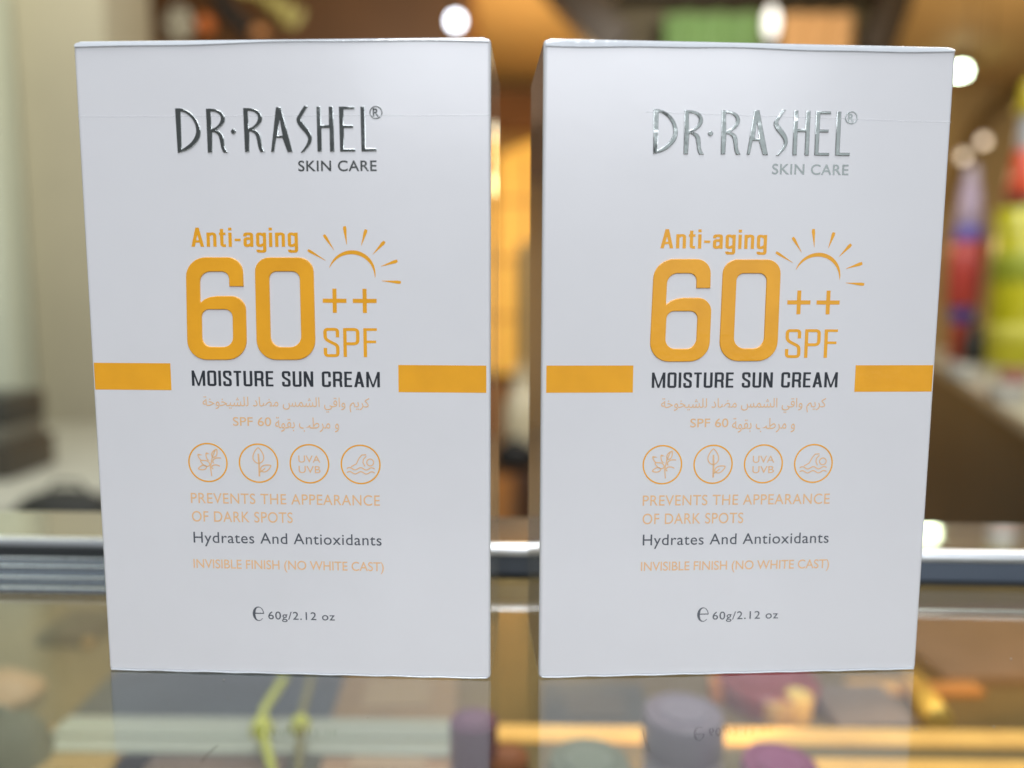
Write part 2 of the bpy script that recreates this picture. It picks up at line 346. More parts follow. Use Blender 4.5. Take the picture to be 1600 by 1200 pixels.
 'six': [[[-8.73,82.3],[-8.75,85.22],[-8.81,85.75],[-8.95,86.24],[-9.17,86.69],[-9.46,87.1],[-9.82,87.44],[-10.24,87.72],[-10.71,87.94],[-11.21,88.07],[-11.76,88.11],[-16.28,88.11],[-17.03,88.04],[-17.73,87.86],[-18.38,87.56],[-18.96,87.17],[-19.47,86.69],[-19.89,86.13],[-20.2,85.51],[-20.41,84.83],[-20.49,84.1],[-20.81,71.43],[-20.77,70.68],[-20.59,69.99],[-20.3,69.35],[-19.91,68.78],[-19.42,68.29],[-18.85,67.9],[-18.21,67.6],[-17.5,67.42],[-16.75,67.36],[-12.68,67.39],[-11.93,67.46],[-11.22,67.65],[-10.57,67.95],[-9.98,68.36],[-9.48,68.85],[-9.06,69.42],[-8.75,70.06],[-8.56,70.76],[-8.48,71.5],[-8.4,77.53],[-8.44,78.05],[-8.57,78.53],[-8.78,78.97],[-9.06,79.37],[-9.4,79.71],[-9.8,79.99],[-10.25,80.19],[-10.75,80.32],[-11.28,80.36],[-14.2,80.35],[-15.69,80.15],[-16.8,79.73],[-17.65,79.05],[-17.74,79.31],[-17.64,83.14],[-17.6,83.52],[-17.49,83.88],[-17.33,84.2],[-17.11,84.49],[-16.85,84.74],[-16.54,84.95],[-16.2,85.1],[-15.84,85.2],[-15.45,85.23],[-13.15,85.24],[-12.87,85.21],[-12.62,85.15],[-12.38,85.04],[-12.17,84.9],[-11.99,84.72],[-11.85,84.52],[-11.74,84.29],[-11.67,84.04],[-11.65,83.77],[-11.65,82.29]],[[-14.37,77.64],[-12.78,77.65],[-12.49,77.62],[-12.22,77.55],[-11.98,77.44],[-11.76,77.29],[-11.57,77.11],[-11.42,76.89],[-11.31,76.65],[-11.24,76.39],[-11.22,76.1],[-11.29,72.07],[-11.33,71.7],[-11.43,71.36],[-11.59,71.04],[-11.79,70.76],[-12.04,70.51],[-12.33,70.31],[-12.66,70.16],[-13.01,70.07],[-13.39,70.03],[-15.64,70.02],[-16.02,70.05],[-16.37,70.14],[-16.69,70.29],[-16.97,70.48],[-17.21,70.73],[-17.41,71.01],[-17.55,71.32],[-17.64,71.67],[-17.66,72.03],[-17.58,76.07],[-17.54,76.36],[-17.47,76.62],[-17.34,76.86],[-17.18,77.08],[-16.99,77.27],[-16.77,77.42],[-16.52,77.54],[-16.25,77.61],[-15.96,77.63]]],
 'zero': [[[-0.3,88.1],[2.69,88.1],[3.23,88.06],[3.73,87.93],[4.2,87.71],[4.61,87.43],[4.97,87.08],[5.26,86.68],[5.48,86.22],[5.61,85.73],[5.66,85.2],[5.65,71.58],[5.58,70.84],[5.39,70.15],[5.09,69.51],[4.69,68.94],[4.19,68.45],[3.62,68.05],[2.97,67.75],[2.27,67.55],[1.52,67.48],[-2.35,67.46],[-3.1,67.52],[-3.8,67.7],[-4.44,67.99],[-5.02,68.39],[-5.51,68.88],[-5.91,69.44],[-6.2,70.08],[-6.39,70.77],[-6.45,71.51],[-6.31,85.17],[-6.26,85.7],[-6.12,86.2],[-5.9,86.66],[-5.6,87.06],[-5.24,87.41],[-4.82,87.7],[-4.35,87.91],[-3.84,88.05],[-3.3,88.09]],[[-0.3,85.3],[1.25,85.3],[1.53,85.28],[1.79,85.21],[2.03,85.1],[2.25,84.95],[2.43,84.77],[2.58,84.56],[2.7,84.33],[2.77,84.07],[2.79,83.79],[2.76,72.38],[2.72,71.96],[2.61,71.58],[2.44,71.22],[2.22,70.9],[1.94,70.63],[1.62,70.4],[1.26,70.23],[0.86,70.13],[0.44,70.09],[-1.21,70.08],[-1.63,70.11],[-2.02,70.21],[-2.38,70.38],[-2.7,70.6],[-2.97,70.87],[-3.2,71.19],[-3.36,71.54],[-3.47,71.93],[-3.5,72.34],[-3.41,83.78],[-3.39,84.05],[-3.32,84.31],[-3.2,84.55],[-3.05,84.76],[-2.86,84.94],[-2.64,85.09],[-2.4,85.2],[-2.14,85.27],[-1.86,85.29]]],
}
# ------------------------------------------------------------------ materials used
M = {}
M['carton'] = mat('coated_card', (0.79, 0.787, 0.802), 0.42, coat=0.7, coat_rough=0.20, bump=0.10, bscale=45, vary=0.012, vscale=35)
_nt = M['carton'].node_tree
_n = _nt.nodes.new('ShaderNodeTexNoise'); _n.inputs['Scale'].default_value = 28; _n.inputs['Detail'].default_value = 5
_c = _nt.nodes.new('ShaderNodeTexCoord'); _nt.links.new(_c.outputs['Object'], _n.inputs['Vector'])
_m = _nt.nodes.new('ShaderNodeMapRange'); _m.inputs['To Min'].default_value = 0.10; _m.inputs['To Max'].default_value = 0.32
_nt.links.new(_n.outputs['Fac'], _m.inputs['Value']); _nt.links.new(_m.outputs[0], _nt.nodes['Principled BSDF'].inputs['Coat Roughness'])
M['orange'] = mat('orange_print', (0.97, 0.44, 0.018), 0.35, coat=0.75, vary=.05, vscale=120, bump=.04, bscale=900)
M['orange_light'] = mat('fine_orange_print', (0.88, 0.55, 0.28), 0.4, coat=0.6)
M['black'] = mat('black_print', (0.03, 0.035, 0.045), 0.35, coat=0.7)
M['grey_print'] = mat('grey_print', (0.09, 0.10, 0.12), 0.4, coat=0.6)
M['foil'] = mat('silver_foil', (0.55, 0.58, 0.57), 0.14, metal=1.0, bump=.35, bscale=160)
M['film'] = film_mat('shrink_film', 0.75, 0.16)
M['film_faint'] = mat('shrink_film_seam', (0.93, 0.95, 0.97), 0.2, coat=1.0)
M['film_faint'].node_tree.nodes['Principled BSDF'].inputs['Alpha'].default_value = 0.4
M['film_side'] = mat('glossy_film_over_shaded_card', (0.52, 0.52, 0.46), 0.2, coat=1.0, coat_rough=0.03, bump=0.05, bscale=50, spec=.8)  # card darker than the front: shade on the box sides put into colour
M['glass'] = glass_mat('counter_glass', (0.84, 0.87, 0.84), 2.3)
M['alu'] = mat('brushed_aluminium', (0.62, 0.60, 0.50), 0.06, metal=0.85, vary=0.06, vscale=8, stretch=(2, 90, 90))
M['alu_bright'] = mat('bright_aluminium', (0.88, 0.91, 0.93), 0.3, metal=0.9)
M['track'] = mat('track_aluminium', (0.55, 0.60, 0.66), 0.22, metal=0.95)
M['slate'] = mat('slate_blue_gasket', (0.075, 0.095, 0.125), 0.35)
M['black_rubber'] = mat('black_rubber', (0.012, 0.014, 0.014), 0.6)
M['shelf'] = mat('olive_brown_shelf', (0.19, 0.125, 0.045), 0.45, vary=0.25, vscale=9)
M['case_wall'] = mat('dark_case_back', (0.11, 0.075, 0.04), 0.5, vary=0.2, vscale=6)
M['rail'] = mat('satin_rail', (0.58, 0.60, 0.52), 0.4, metal=0.3)
M['strip_base'] = mat('brown_strip_base', (0.20, 0.15, 0.07), 0.5)
M['rail_amber'] = mat('lit_amber_strip', (0.9, 0.5, 0.15), 0.4, vary=.2, vscale=30, emit=(1.0, 0.50, 0.13), strength=0.66)  # rail colour with the warm light put in as emission


# ------------------------------------------------------------------ printing
def raw_mesh(curve):
    o = bpy.data.objects.new('tmp', curve)
    COL.objects.link(o)
    dg = bpy.context.evaluated_depsgraph_get()
    dg.update()
    me = bpy.data.meshes.new_from_object(o.evaluated_get(dg))
    bpy.data.objects.remove(o)
    return me


def text_part(name, body, x0, x1, z0, z1, y, m, parent, bold=0.0, space=1.0):
    c = bpy.data.curves.new(name, 'FONT')
    c.body = body
    c.offset = bold
    c.space_character = space
    me = raw_mesh(c)
    xs = [v.co.x for v in me.vertices]
    ys = [v.co.y for v in me.vertices]
    ax, bx, ay, by = min(xs), max(xs), min(ys), max(ys)
    for v in me.vertices:
        v.co = Vector(((x0 + (v.co.x - ax) / (bx - ax) * (x1 - x0)) * 1e-3, y,
                       (z0 + (v.co.y - ay) / (by - ay) * (z1 - z0)) * 1e-3))
    return finish(name, me, m, parent)


def arabic_part(name, body, x0, x1, z0, z1, y, m, parent):
    """joined letters, laid one by one (each a hair above the last) so that the joins stay solid"""
    def mesh_of(t_):
        c = bpy.data.curves.new('tmp', 'FONT')
        c.body = t_
        return raw_mesh(c)
    edge = max(v.co.x for v in mesh_of('|').vertices)
    bm = bmesh.new()
    x = 0.0
    for i, ch in enumerate(body):
        if ch != ' ':
            me = mesh_of(ch)
            for v in me.vertices:
                v.co.x += x
                v.co.z = 0.000004 * (i % 3)
            bm.from_mesh(me)
            bpy.data.meshes.remove(me)
        x += max(v.co.x for v in mesh_of(ch + '|').vertices) - edge
    xs = [v.co.x for v in bm.verts]
    ys = [v.co.y for v in bm.verts]
    ax, bx, ay, by = min(xs), max(xs), min(ys), max(ys)
    for v in bm.verts:
        v.co = Vector(((x0 + (v.co.x - ax) / (bx - ax) * (x1 - x0)) * 1e-3, y - v.co.z,
                       (z0 + (v.co.y - ay) / (by - ay) * (z1 - z0)) * 1e-3))
    me = bpy.data.meshes.new(name)
    bm.to_mesh(me)
    bm.free()
    return finish(name, me, m, parent)


def finish(name, me, m, parent, smooth=False):
    bm = bmesh.new()
    bm.from_mesh(me)
    bm.normal_update()
    # flat print must face the reader
    if not smooth:
        for f in bm.faces:
            f.smooth = False
            if f.normal.y > 0:
                f.normal_flip()
    bm.to_mesh(me)
    bm.free()
    me.materials.clear()
    me.materials.append(m)
    if smooth:
        for p in me.polygons:
            p.use_smooth = True
        me.set_sharp_from_angle(angle=math.radians(50))
    o = bpy.data.objects.new(name, me)
    COL.objects.link(o)
    o.parent = parent
    return o


def shape_part(name, loops, y, m, parent, dx=0.0, height=0.0, bevel=0.0):
    """loops in mm on the box front; raised by height mm with a rounded rim"""
    c = bpy.data.curves.new(name, 'CURVE')
    c.dimensions = '2D'
    c.fill_mode = 'BOTH'
    for lp in loops:
        s = c.splines.new('POLY')
        s.points.add(len(lp) - 1)
        for p, q in zip(s.points, lp):
            p.co = (q[0] + dx, q[1], 0, 1)
        s.use_cyclic_u = True
    if height:
        c.extrude = height / 2
        c.bevel_depth = bevel
        c.bevel_resolution = 2
        c.offset = -bevel
    me = raw_mesh(c)
    for v in me.vertices:
        v.co = Vector((v.co.x * 1e-3, y - v.co.z * 1e-3 - (height / 2) * 1e-3, v.co.y * 1e-3))
    return finish(name, me, m, parent, smooth=bool(height))


def stroke(pts, w, closed=False):
    """outline loop(s) of a line of width w (mm)"""
    q = [pts[0]]
    for p in pts[1:]:
        if abs(p[0] - q[-1][0]) + abs(p[1] - q[-1][1]) > 1e-3:
            q.append(p)
    if closed and abs(q[0][0] - q[-1][0]) + abs(q[0][1] - q[-1][1]) < 1e-3:
        q.pop()
    pts = q
    n = len(pts)
    L, R = [], []
    for i, p in enumerate(pts):
        if closed:
            a, b = pts[i - 1], pts[(i + 1) % n]
        else:
            a, b = pts[max(i - 1, 0)], pts[min(i + 1, n - 1)]
        d = Vector((b[0] - a[0], b[1] - a[1]))
        d.normalize()
        L.append((p[0] - d.y * w / 2, p[1] + d.x * w / 2))
        R.append((p[0] + d.y * w / 2, p[1] - d.x * w / 2))
    return [L, R] if closed else [L + R[::-1]]


def ring(cx, cz, r, w, n=48):
    return stroke([(cx + r * math.cos(2 * math.pi * k / n), cz + r * math.sin(2 * math.pi * k / n)) for k in range(n)], w, True)


def leaf(cx, cz, L, wd, ang, w):
    pts = []
    for k in range(20):
        t = 2 * math.pi * k / 20
        x = L / 2 * math.cos(t)
        z = wd / 2 * math.sin(t) * (1 - 0.35 * math.cos(t)) * (abs(math.sin(t)) ** 0.3)
        pts.append((cx + x * math.cos(ang) - z * math.sin(ang), cz + x * math.sin(ang) + z * math.cos(ang)))
    return stroke(pts, w, True)


# ------------------------------------------------------------------ condensed grotesque letters drawn stroke by stroke
def rounded(pts, r, n=7):
    out = [pts[0]]
    for i in range(1, len(pts) - 1):
        p0, p1, p2 = Vector(pts[i - 1]), Vector(pts[i]), Vector(pts[i + 1])
        d0, d1 = (p0 - p1), (p2 - p1)
        k = min(r, d0.length * .5, d1.length * .5)
        a, b = p1 + d0.normalized() * k, p1 + d1.normalized() * k
        for j in range(n + 1):
            t = j / n
            q = a * (1 - t) ** 2 * 1 + p1 * 2 * t * (1 - t) + b * t * t
            out.append((q.x, q.y))
    out.append(pts[-1])
    return out


def glyph_strokes(ch, h, s):
    """(advance width, list of outline loop groups) for cap height h and stroke s"""
    a = s / 2
    t = s * .88
    b = t / 2
    w = {'M': .74, 'I': s / h, 'i': s / h, '-': .26, 'T': .42, 'E': .42, 'F': .40, 'P': .48, 'S': .47, 'A': .54, 'N': .52,
         't': .28, 'n': .42, 'a': .42, 'g': .43, ' ': .24, 'R': .50, 'O': .50, 'C': .49, 'U': .49}[ch] * h
    g = []

    def line(p, r=None, wd=s):
        g.append(stroke(rounded(p, r) if r else p, wd))

    def bar(x0, x1, zc):
        g.append([[(x0, zc - b), (x1, zc - b), (x1, zc + b), (x0, zc + b)]])

    def stem(x, z0, z1):
        g.append([[(x - a, z0), (x + a, z0), (x + a, z1), (x - a, z1)]])

    def diag(xa, xb, z0, z1, k=1.06):
        g.append([[(xa - a * k, z0), (xa + a * k, z0), (xb + a * k, z1), (xb - a * k, z1)]])
    R = .26 * h
    if ch == 'O':
        p = rounded([(w / 2, b), (w - a, b), (w - a, h / 2), (w - a, h - b), (w / 2, h - b), (a, h - b), (a, h / 2), (a, b), (w / 2, b)], R)
        g.append(stroke(p[:-1], s, True))
    elif ch == 'C':
        line([(w - a, .63 * h), (w - a, h - b), (w / 2, h - b), (a, h - b), (a, b), (w / 2, b), (w - a, b), (w - a, .36 * h)], R)
    elif ch == 'S':
        line([(w - a, .68 * h), (w - a, h - b), (w / 2, h - b), (a, h - b), (a, .62 * h), (w * .5, .5 * h), (w - a, .40 * h), (w - a, b), (w / 2, b), (a, b), (a, .31 * h)], R)
    elif ch == 'U':
        line([(a, h), (a, b), (w / 2, b), (w - a, b), (w - a, h)], R)
    elif ch in 'RP':
        stem(a, 0, h)
        zb = .46 * h
        line([(s * .9, h - b), (w - a, h - b), (w - a, (h + zb) / 2), (w - a, zb), (s * .9, zb)], .22 * h)
        if ch == 'R':
            line([(w * .45, zb), (w - a * 1.1, zb - .04 * h), (w - a * 1.1, .12 * h), (w - a * .6, 0)], .12 * h)
    elif ch in 'EF':
        stem(a, 0, h)
        bar(s * .9, w, h - b)
        bar(s * .9, w * .93, .53 * h)
        if ch == 'E':
            bar(s * .9, w, b)
    elif ch == 'T':
        bar(0, w, h - b)
        stem(w / 2, 0, h - t * .9)
    elif ch == 'I':
        stem(a, 0, h)
    elif ch == 'i':
        stem(a, 0, .74 * h)
        stem(a, .85 * h, h)
    elif ch == 'N':
        stem(a, 0, h)
        stem(w - a, 0, h)
        diag(w - a * 1.15, a * 1.15, 0, h)
    elif ch == 'M':
        stem(a, 0, h)
        stem(w - a, 0, h)
        diag(w / 2, a * 1.1, 0, h, .72)
        diag(w / 2, w - a * 1.1, 0, h, .72)
    elif ch == 'A':
        diag(a, w / 2, 0, h)
        diag(w - a, w / 2, 0, h)
        bar(w * .25, w * .75, .28 * h)
    elif ch == '-':
        bar(0, w, .36 * h)
    elif ch == 't':
        line([(a + w * .15, .93 * h), (a + w * .15, b), (w, b)], .14 * h)
        bar(0, w, .74 * h - b)
    elif ch == 'n':
        stem(a, 0, .74 * h)
        line([(s * .8, .60 * h), (w * .4, .74 * h - b), (w - a, .74 * h - b), (w - a, 0)], .18 * h)
    elif ch == 'a':
        line([(a, .54 * h), (a, .74 * h - b), (w * .5, .74 * h - b), (w - a, .74 * h - b), (w - a, 0)], .18 * h)
        line([(w - s * .8, .43 * h), (a, .43 * h), (a, .24 * h), (a, b), (w * .5, b), (w - s * .8, .14 * h)], .15 * h)
    elif ch == 'g':
        stem(w - a, -.04 * h, .74 * h)
        line([(w - a, -.03 * h), (w - a, -.30 * h + b), (w * .5, -.30 * h + b), (a, -.30 * h + b), (a, -.14 * h)], .10 * h)
        p = rounded([(w - s * .8, .14 * h), (w * .5, b), (a, b), (a, .37 * h), (a, .74 * h - b), (w * .5, .74 * h - b), (w - s * .8, .60 * h)], .16 * h)
        g.append(stroke(p, s))
    return w, g


def strokes_part(name, body, x0, x1, z0, h, s, y, m, parent, dx=0.0):
    gap = .115 * h
    W = sum(glyph_strokes(c, h, s)[0] for c in body) + gap * (len(body) - 1)
    k = (x1 - x0) / W
    bm = bmesh.new()
    x = 0.0
    n = 0
    for ch in body:
        w, gs = glyph_strokes(ch, h, s)
        for loops in gs:
            if len(loops) == 2:
                L, R = loops
            else:
                hn = len(loops[0]) // 2
                L, R = loops[0][:hn], loops[0][hn:][::-1]
            yy = y - 0.000004 * (n % 4)
            vl = [bm.verts.new(((x0 + dx + (x + q[0]) * k) * 1e-3, yy, (z0 + q[1]) * 1e-3)) for q in L]
            vr = [bm.verts.new(((x0 + dx + (x + q[0]) * k) * 1e-3, yy, (z0 + q[1]) * 1e-3)) for q in R]
            m_ = len(L)
            for i in range(m_ if len(loops) == 2 else m_ - 1):
                j = (i + 1) % m_
                bm.faces.new((vl[i], vl[j], vr[j], vr[i]))
            n += 1
        x += w + gap
    me = bpy.data.meshes.new(name)
    bm.to_mesh(me)
    bm.free()
    return finish(name, me, m, parent)


BW, BH, BD = 82.405, 130.0, 31.75
ARAB1 = ('\ufedb\ufeae\ufef3\ufee2', '\ufeed\ufe8d\ufed7\ufef2', '\ufe8d\ufedf\ufeb8\ufee4\ufeb2',
         '\ufee3\ufec0\ufe8e\ufea9', '\ufedf\ufee0\ufeb8\ufef4\ufea8\ufeee\ufea7\ufe94')
ARAB2 = ('\ufeed', '\ufee3\ufeae\ufec3\ufe90', '\ufe91\ufed8\ufeee\ufe94')


def cream_box(label, loc, rotz, dx, bars, seam, seed):
    rnd = random.Random(seed)
    t = thing('sun_cream_box', label, 'box', loc, rotz, 'white and orange sun cream boxes standing on the glass counter')
    yf = -BD / 2 * 1e-3
    P = yf - 0.00003          # printing
    # carton: gently bulging panels, rounded folds
    mb = MB()
    mb.box((0, 0, BH / 2 * 1e-3), (BW * 1e-3, BD * 1e-3, BH * 1e-3), bevel=0.0008, seg=3)
    body = mb.build('carton', M['carton'], t, smooth=40)
    # end flap tucked in the top, its fold line on the back and sides
    fl = MB()
    fl.box((0, 0.0004, BH * 1e-3 + 0.00015), ((BW - 3.0) * 1e-3, (BD - 2.4) * 1e-3, 0.0003), bevel=0.0001, seg=1)
    fl.build('top_flap', M['carton'], t)
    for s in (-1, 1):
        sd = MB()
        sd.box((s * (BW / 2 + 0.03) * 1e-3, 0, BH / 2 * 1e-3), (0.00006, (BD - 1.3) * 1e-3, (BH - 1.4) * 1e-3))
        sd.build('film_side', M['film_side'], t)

    def T(name, body_, x0, x1, z0, z1, m, **k):
        return text_part(name, body_, x0 + dx, x1 + dx, z0, z1, P, m, t, **k)
    # foil brand line, raised
    br = []
    for k in ('D', 'R', 'dot', 'R2', 'A', 'S', 'H', 'E', 'L'):
        br.append(shape_part('foil_letter', GLYPH[k], yf, M['foil'], t, dx, 0.10, 0.10))
    rg = shape_part('trademark_ring', GLYPH['reg_ring'], yf, M['foil'], t, dx, 0.05, 0.03)
    text_part('trademark_letter', 'R', 18.10 + dx, 19.35 + dx, 115.35, 116.95, P, M['foil'], rg, bold=0.02)
    T('foil_lettering', 'SKIN CARE', 3.06, 18.73, 104.95, 107.05, M['foil'], bold=0.012, space=1.06)
    strokes_part('lettering', 'Anti-aging', -19.15, 2.60, 90.20, 3.80, 0.54, P, M['orange'], t, dx)
    shape_part('sun_arc', GLYPH['arc'], P, M['orange'], t, dx)
    for k in range(7):
        shape_part('sun_ray', GLYPH['ray%d' % k], P, M['orange'], t, dx)
    shape_part('numeral_six', GLYPH['six'], yf, M['orange'], t, dx, 0.12, 0.14)
    shape_part('numeral_zero', GLYPH['zero'], yf, M['orange'], t, dx, 0.12, 0.14)
    for cx in (9.75, 15.87):
        a, w = 2.42, 0.42
        cz = 79.49
        pl = [(cx - a, cz - w), (cx - w, cz - w), (cx - w, cz - a), (cx + w, cz - a), (cx + w, cz - w), (cx + a, cz - w),
              (cx + a, cz + w), (cx + w, cz + w), (cx + w, cz + a), (cx - w, cz + a), (cx - w, cz + w), (cx - a, cz + w)]
        shape_part('plus_sign', [pl], P, M['orange'], t, dx)
    strokes_part('lettering', 'SPF', 7.29, 18.24, 68.15, 5.85, 0.60, P, M['orange'], t, dx)
    for a, b in bars:
        cb = shape_part('colour_bar', [[(max(a, -40.4), 61.05), (min(b, 40.4), 61.05), (min(b, 40.4), 66.6), (max(a, -40.4), 66.6)]], P, M['orange'], t)
        for s_, e_ in ((-1, a), (1, b)):
            if abs(e_) > 40.9:      # the ink runs round the fold on to the side
                wm = MB()
                vs = [[wm.bm.verts.new((s_ * (BW / 2 - .8 + .83 * math.sin(q / 6 * math.pi / 2)) * 1e-3, (-BD / 2 + .8 - .83 * math.cos(q / 6 * math.pi / 2)) * 1e-3, z_ * 1e-3)) for z_ in (61.05, 66.6)] for q in range(7)]
                for q in range(6):
                    wm.bm.faces.new((vs[q][0], vs[q + 1][0], vs[q + 1][1], vs[q][1]))
                wm.build('bar_wrap', M['orange'], cb, 80)
    strokes_part('lettering', 'MOISTURE SUN CREAM', -20.25, 18.70, 62.0, 3.15, 0.45, P, M['black'], t, dx)
    l1 = ' '.join(w[::-1] for w in ARAB1[::-1])
    arabic_part('lettering', l1, -18.2 + dx, 16.47 + dx, 56.7, 59.85, P, M['orange_light'], t)
    T('lettering', 'SPF 60', -12.0, -4.0, 53.75, 55.6, M['orange_light'], bold=0.006)
    l2 = ' '.join(w[::-1] for w in ARAB2[::-1])
    arabic_part('lettering', l2, -3.2 + dx, 10.1 + dx, 52.6, 55.7, P, M['orange_light'], t)
    # four round icons
    W = 0.24
    for k, cx in enumerate((-17.6, -6.93, 3.74, 14.42)):
        cz = 45.95
        rr = shape_part('icon_ring', ring(cx, cz, 4.02, 0.30), P, M['orange'], t, dx)
        def S(loops, m=M['orange_light']):
            for lp in loops:
                shape_part('icon_line', lp if isinstance(lp[0][0], (list, tuple)) else [lp], P - 0.00001, m, rr, dx)
        if k == 0:
            S([stroke([(cx + .7, cz - 2.9), (cx + .5, cz - 1), (cx + .9, cz + 1), (cx + 1.6, cz + 2.6)], W),
               leaf(cx + 1.5, cz + 2.0, 1.9, 1.0, 1.1, W), leaf(cx + .2, cz + 1.2, 1.9, 1.0, 2.1, W),
               leaf(cx + 1.9, cz + .5, 1.9, 1.0, 0.5, W), leaf(cx - .6, cz - .1, 2.1, 1.1, 2.7, W),
               leaf(cx - 1.4, cz + 1.1, 1.8, .9, 2.4, W), leaf(cx - 1.2, cz - 1.1, 1.8, .9, 3.4, W),
               leaf(cx + 1.6, cz - .9, 1.7, .9, 0.2, W)])
        elif k == 1:
            S([stroke([(cx + .1, cz - 2.8), (cx + .1, cz - .2), (cx, cz + 2.0)], W * 1.5),
               leaf(cx, cz + 1.6, 3.3, 2.2, math.pi / 2, W), leaf(cx + 1.5, cz - 1.0, 2.4, 1.3, 0.45, W),
               stroke([(cx + .1, cz - 2.0), (cx + .8, cz - 1.5), (cx + 1.4, cz - 1.0)], W)])
        elif k == 2:
            text_part('icon_lettering', 'UVA', cx - 2.3 + dx, cx + 2.3 + dx, cz + .25, cz + 1.75, P - 0.00001, M['orange_light'], rr, bold=0.004)
            text_part('icon_lettering', 'UVB', cx - 2.3 + dx, cx + 2.3 + dx, cz - 1.95, cz - .45, P - 0.00001, M['orange_light'], rr, bold=0.004)
        else:
            def wave(z, a):
                return [(cx - 2.9 + 5.8 * q / 24, z + a * math.sin(q / 24 * math.pi * 5)) for q in range(25)]
            S([stroke(wave(cz - .9, .25), W), stroke(wave(cz - 1.75, .25), W), ring(cx + 2.0, cz + .45, .72, W, 20),
               stroke([(cx - 2.0, cz - .5), (cx - .9, cz + .1), (cx - .3, cz + 1.3), (cx + .3, cz + 2.0), (cx + 1.2, cz + 2.05)], W),
               stroke([(cx + 1.2, cz + 1.75), (cx + .6, cz + 1.1), (cx + .5, cz + .4), (cx + .9, cz - .4)], W)])
    T('lettering', 'PREVENTS THE APPEARANCE', -21.55, 18.3, 37.25, 39.5, M['orange_light'], bold=0.004, space=1.05)
    T('lettering', 'OF DARK SPOTS', -21.5, -0.1, 33.3, 35.6, M['orange_light'], bold=0.004, space=1.05)
    T('lettering', 'Hydrates And Antioxidants', -21.35, 18.52, 28.0, 31.1, M['grey_print'], bold=0.002, space=1.06)
    T('lettering', 'INVISIBLE FINISH (NO WHITE CAST)', -21.6, 18.9, 22.6, 25.2, M['orange_light'], bold=0.006, space=0.98)
    ex, ez, er = -8.05, 13.42, 1.42
    o_, i_ = [], []
    for k in range(41):
        A = math.radians(2 + 318 * k / 40)
        wd = 0.16 + 0.42 * max(0, math.sin((A - math.radians(55)) / math.radians(245) * math.pi)) if A > math.radians(55) else 0.16 + .08 * math.sin(A)
        wd = max(wd, .13)
        o_.append((ex + er * .86 * math.cos(A), ez + er * 1.12 * math.sin(A)))
        i_.append((ex + (er * .86 - wd) * math.cos(A), ez + (er * 1.12 - wd * .6) * math.sin(A)))
    es = shape_part('estimated_sign', [o_ + i_[::-1]], P, M['grey_print'], t, dx)
    shape_part('sign_bar', [[(ex - er * .8, ez), (ex + er * .86, ez), (ex + er * .86, ez + .22), (ex - er * .8, ez + .22)]], P - 0.000005, M['grey_print'], es, dx)
    T('lettering', '60g/2.12 oz', -5.94, 8.3, 11.7, 14.0, M['grey_print'], bold=0.004, space=1.1)

    # shrink film: overlap seam across the front, gathered edge along the top, thin welt at the foot
    F = yf - 0.00014
    sx0, sx1, sz0, sz1 = seam
    pts = [(sx0 + (sx1 - sx0) * q / 30, sz0 + (sz1 - sz0) * q / 30 + 0.05 * math.sin(q * 1.7) * rnd.random()) for q in range(31)]
    sm = bmesh.new()
    rows = []
    for (x, z) in pts:
        rows.append([sm.verts.new((x * 1e-3, F + e, (z + h) * 1e-3)) for h, e in ((-0.07, 0.00003), (0.0, 0), (0.03, 0.00003))])
    for i in range(len(rows) - 1):
        for j in range(2):
            sm.faces.new((rows[i][j], rows[i + 1][j], rows[i + 1][j + 1], rows[i][j + 1]))
    w_ = MB(); w_.bm = sm
    w_.build('film_seam', M['film_faint'], t, smooth=80)
    tp = bmesh.new()
    rows = []
    N = 90
    ph = rnd.random() * 6
    hw = BW / 2
    for q in range(N + 1):
        u = q / N
        x = -hw + 0.35 + u * (BW - 0.7)
        low = 0.85 + 0.40 * math.sin(u * 5 + ph) + 0.10 * math.sin(u * 17 + ph * 2)
        if seed == 2:
            low = 1.55 - 0.4 * u + 0.20 * math.sin(u * 9 + 1) + 0.08 * math.sin(u * 23)
        low *= 0.8
        wob = 0.03 * math.sin(u * 31 + ph)
        dn = 0.55 * max(0.0, 1 - min(u, 1 - u) / 0.010) ** 2
        rows.append([tp.verts.new((x * 1e-3, yf + dy * 1e-3, (BH + dz - (dn if dz > -0.2 else 0)) * 1e-3)) for dy, dz in
                     ((-0.03, -low - 0.10), (-0.34 + wob * .5, -low), (-0.16 + wob * .3, -low * 0.55), (0.06, -0.05 + wob * .5), (0.40, 0.20), (1.4, 0.42), (3.5, 0.36))])
    for i in range(N):
        for j in range(6):
            tp.faces.new((rows[i][j], rows[i + 1][j], rows[i + 1][j + 1], rows[i][j + 1]))
    w_ = MB(); w_.bm = tp
    w_.build('film_fold', M['film'], t, smooth=60)
    ft = MB()
    ft.tube([((-hw + 0.6 + (BW - 1.2) * q / 24) * 1e-3, yf - 0.00012, (0.30 + 0.07 * math.sin(q * 2.1 + seed)) * 1e-3) for q in range(25)],
            [0.00014 + 0.00008 * rnd.random() for _ in range(25)], 6)
    ft.build('film_welt', M['film'], t, smooth=60)
    return t


def box_place(x0, y0, a, side):
    o = Vector((side * math.cos(a), math.sin(a), 0))
    b = Vector((-side * math.sin(a), math.cos(a), 0))
    c = Vector((x0, y0, 0)) + o * BW / 2 + b * BD / 2
    return (c * 1e-3, a * side)


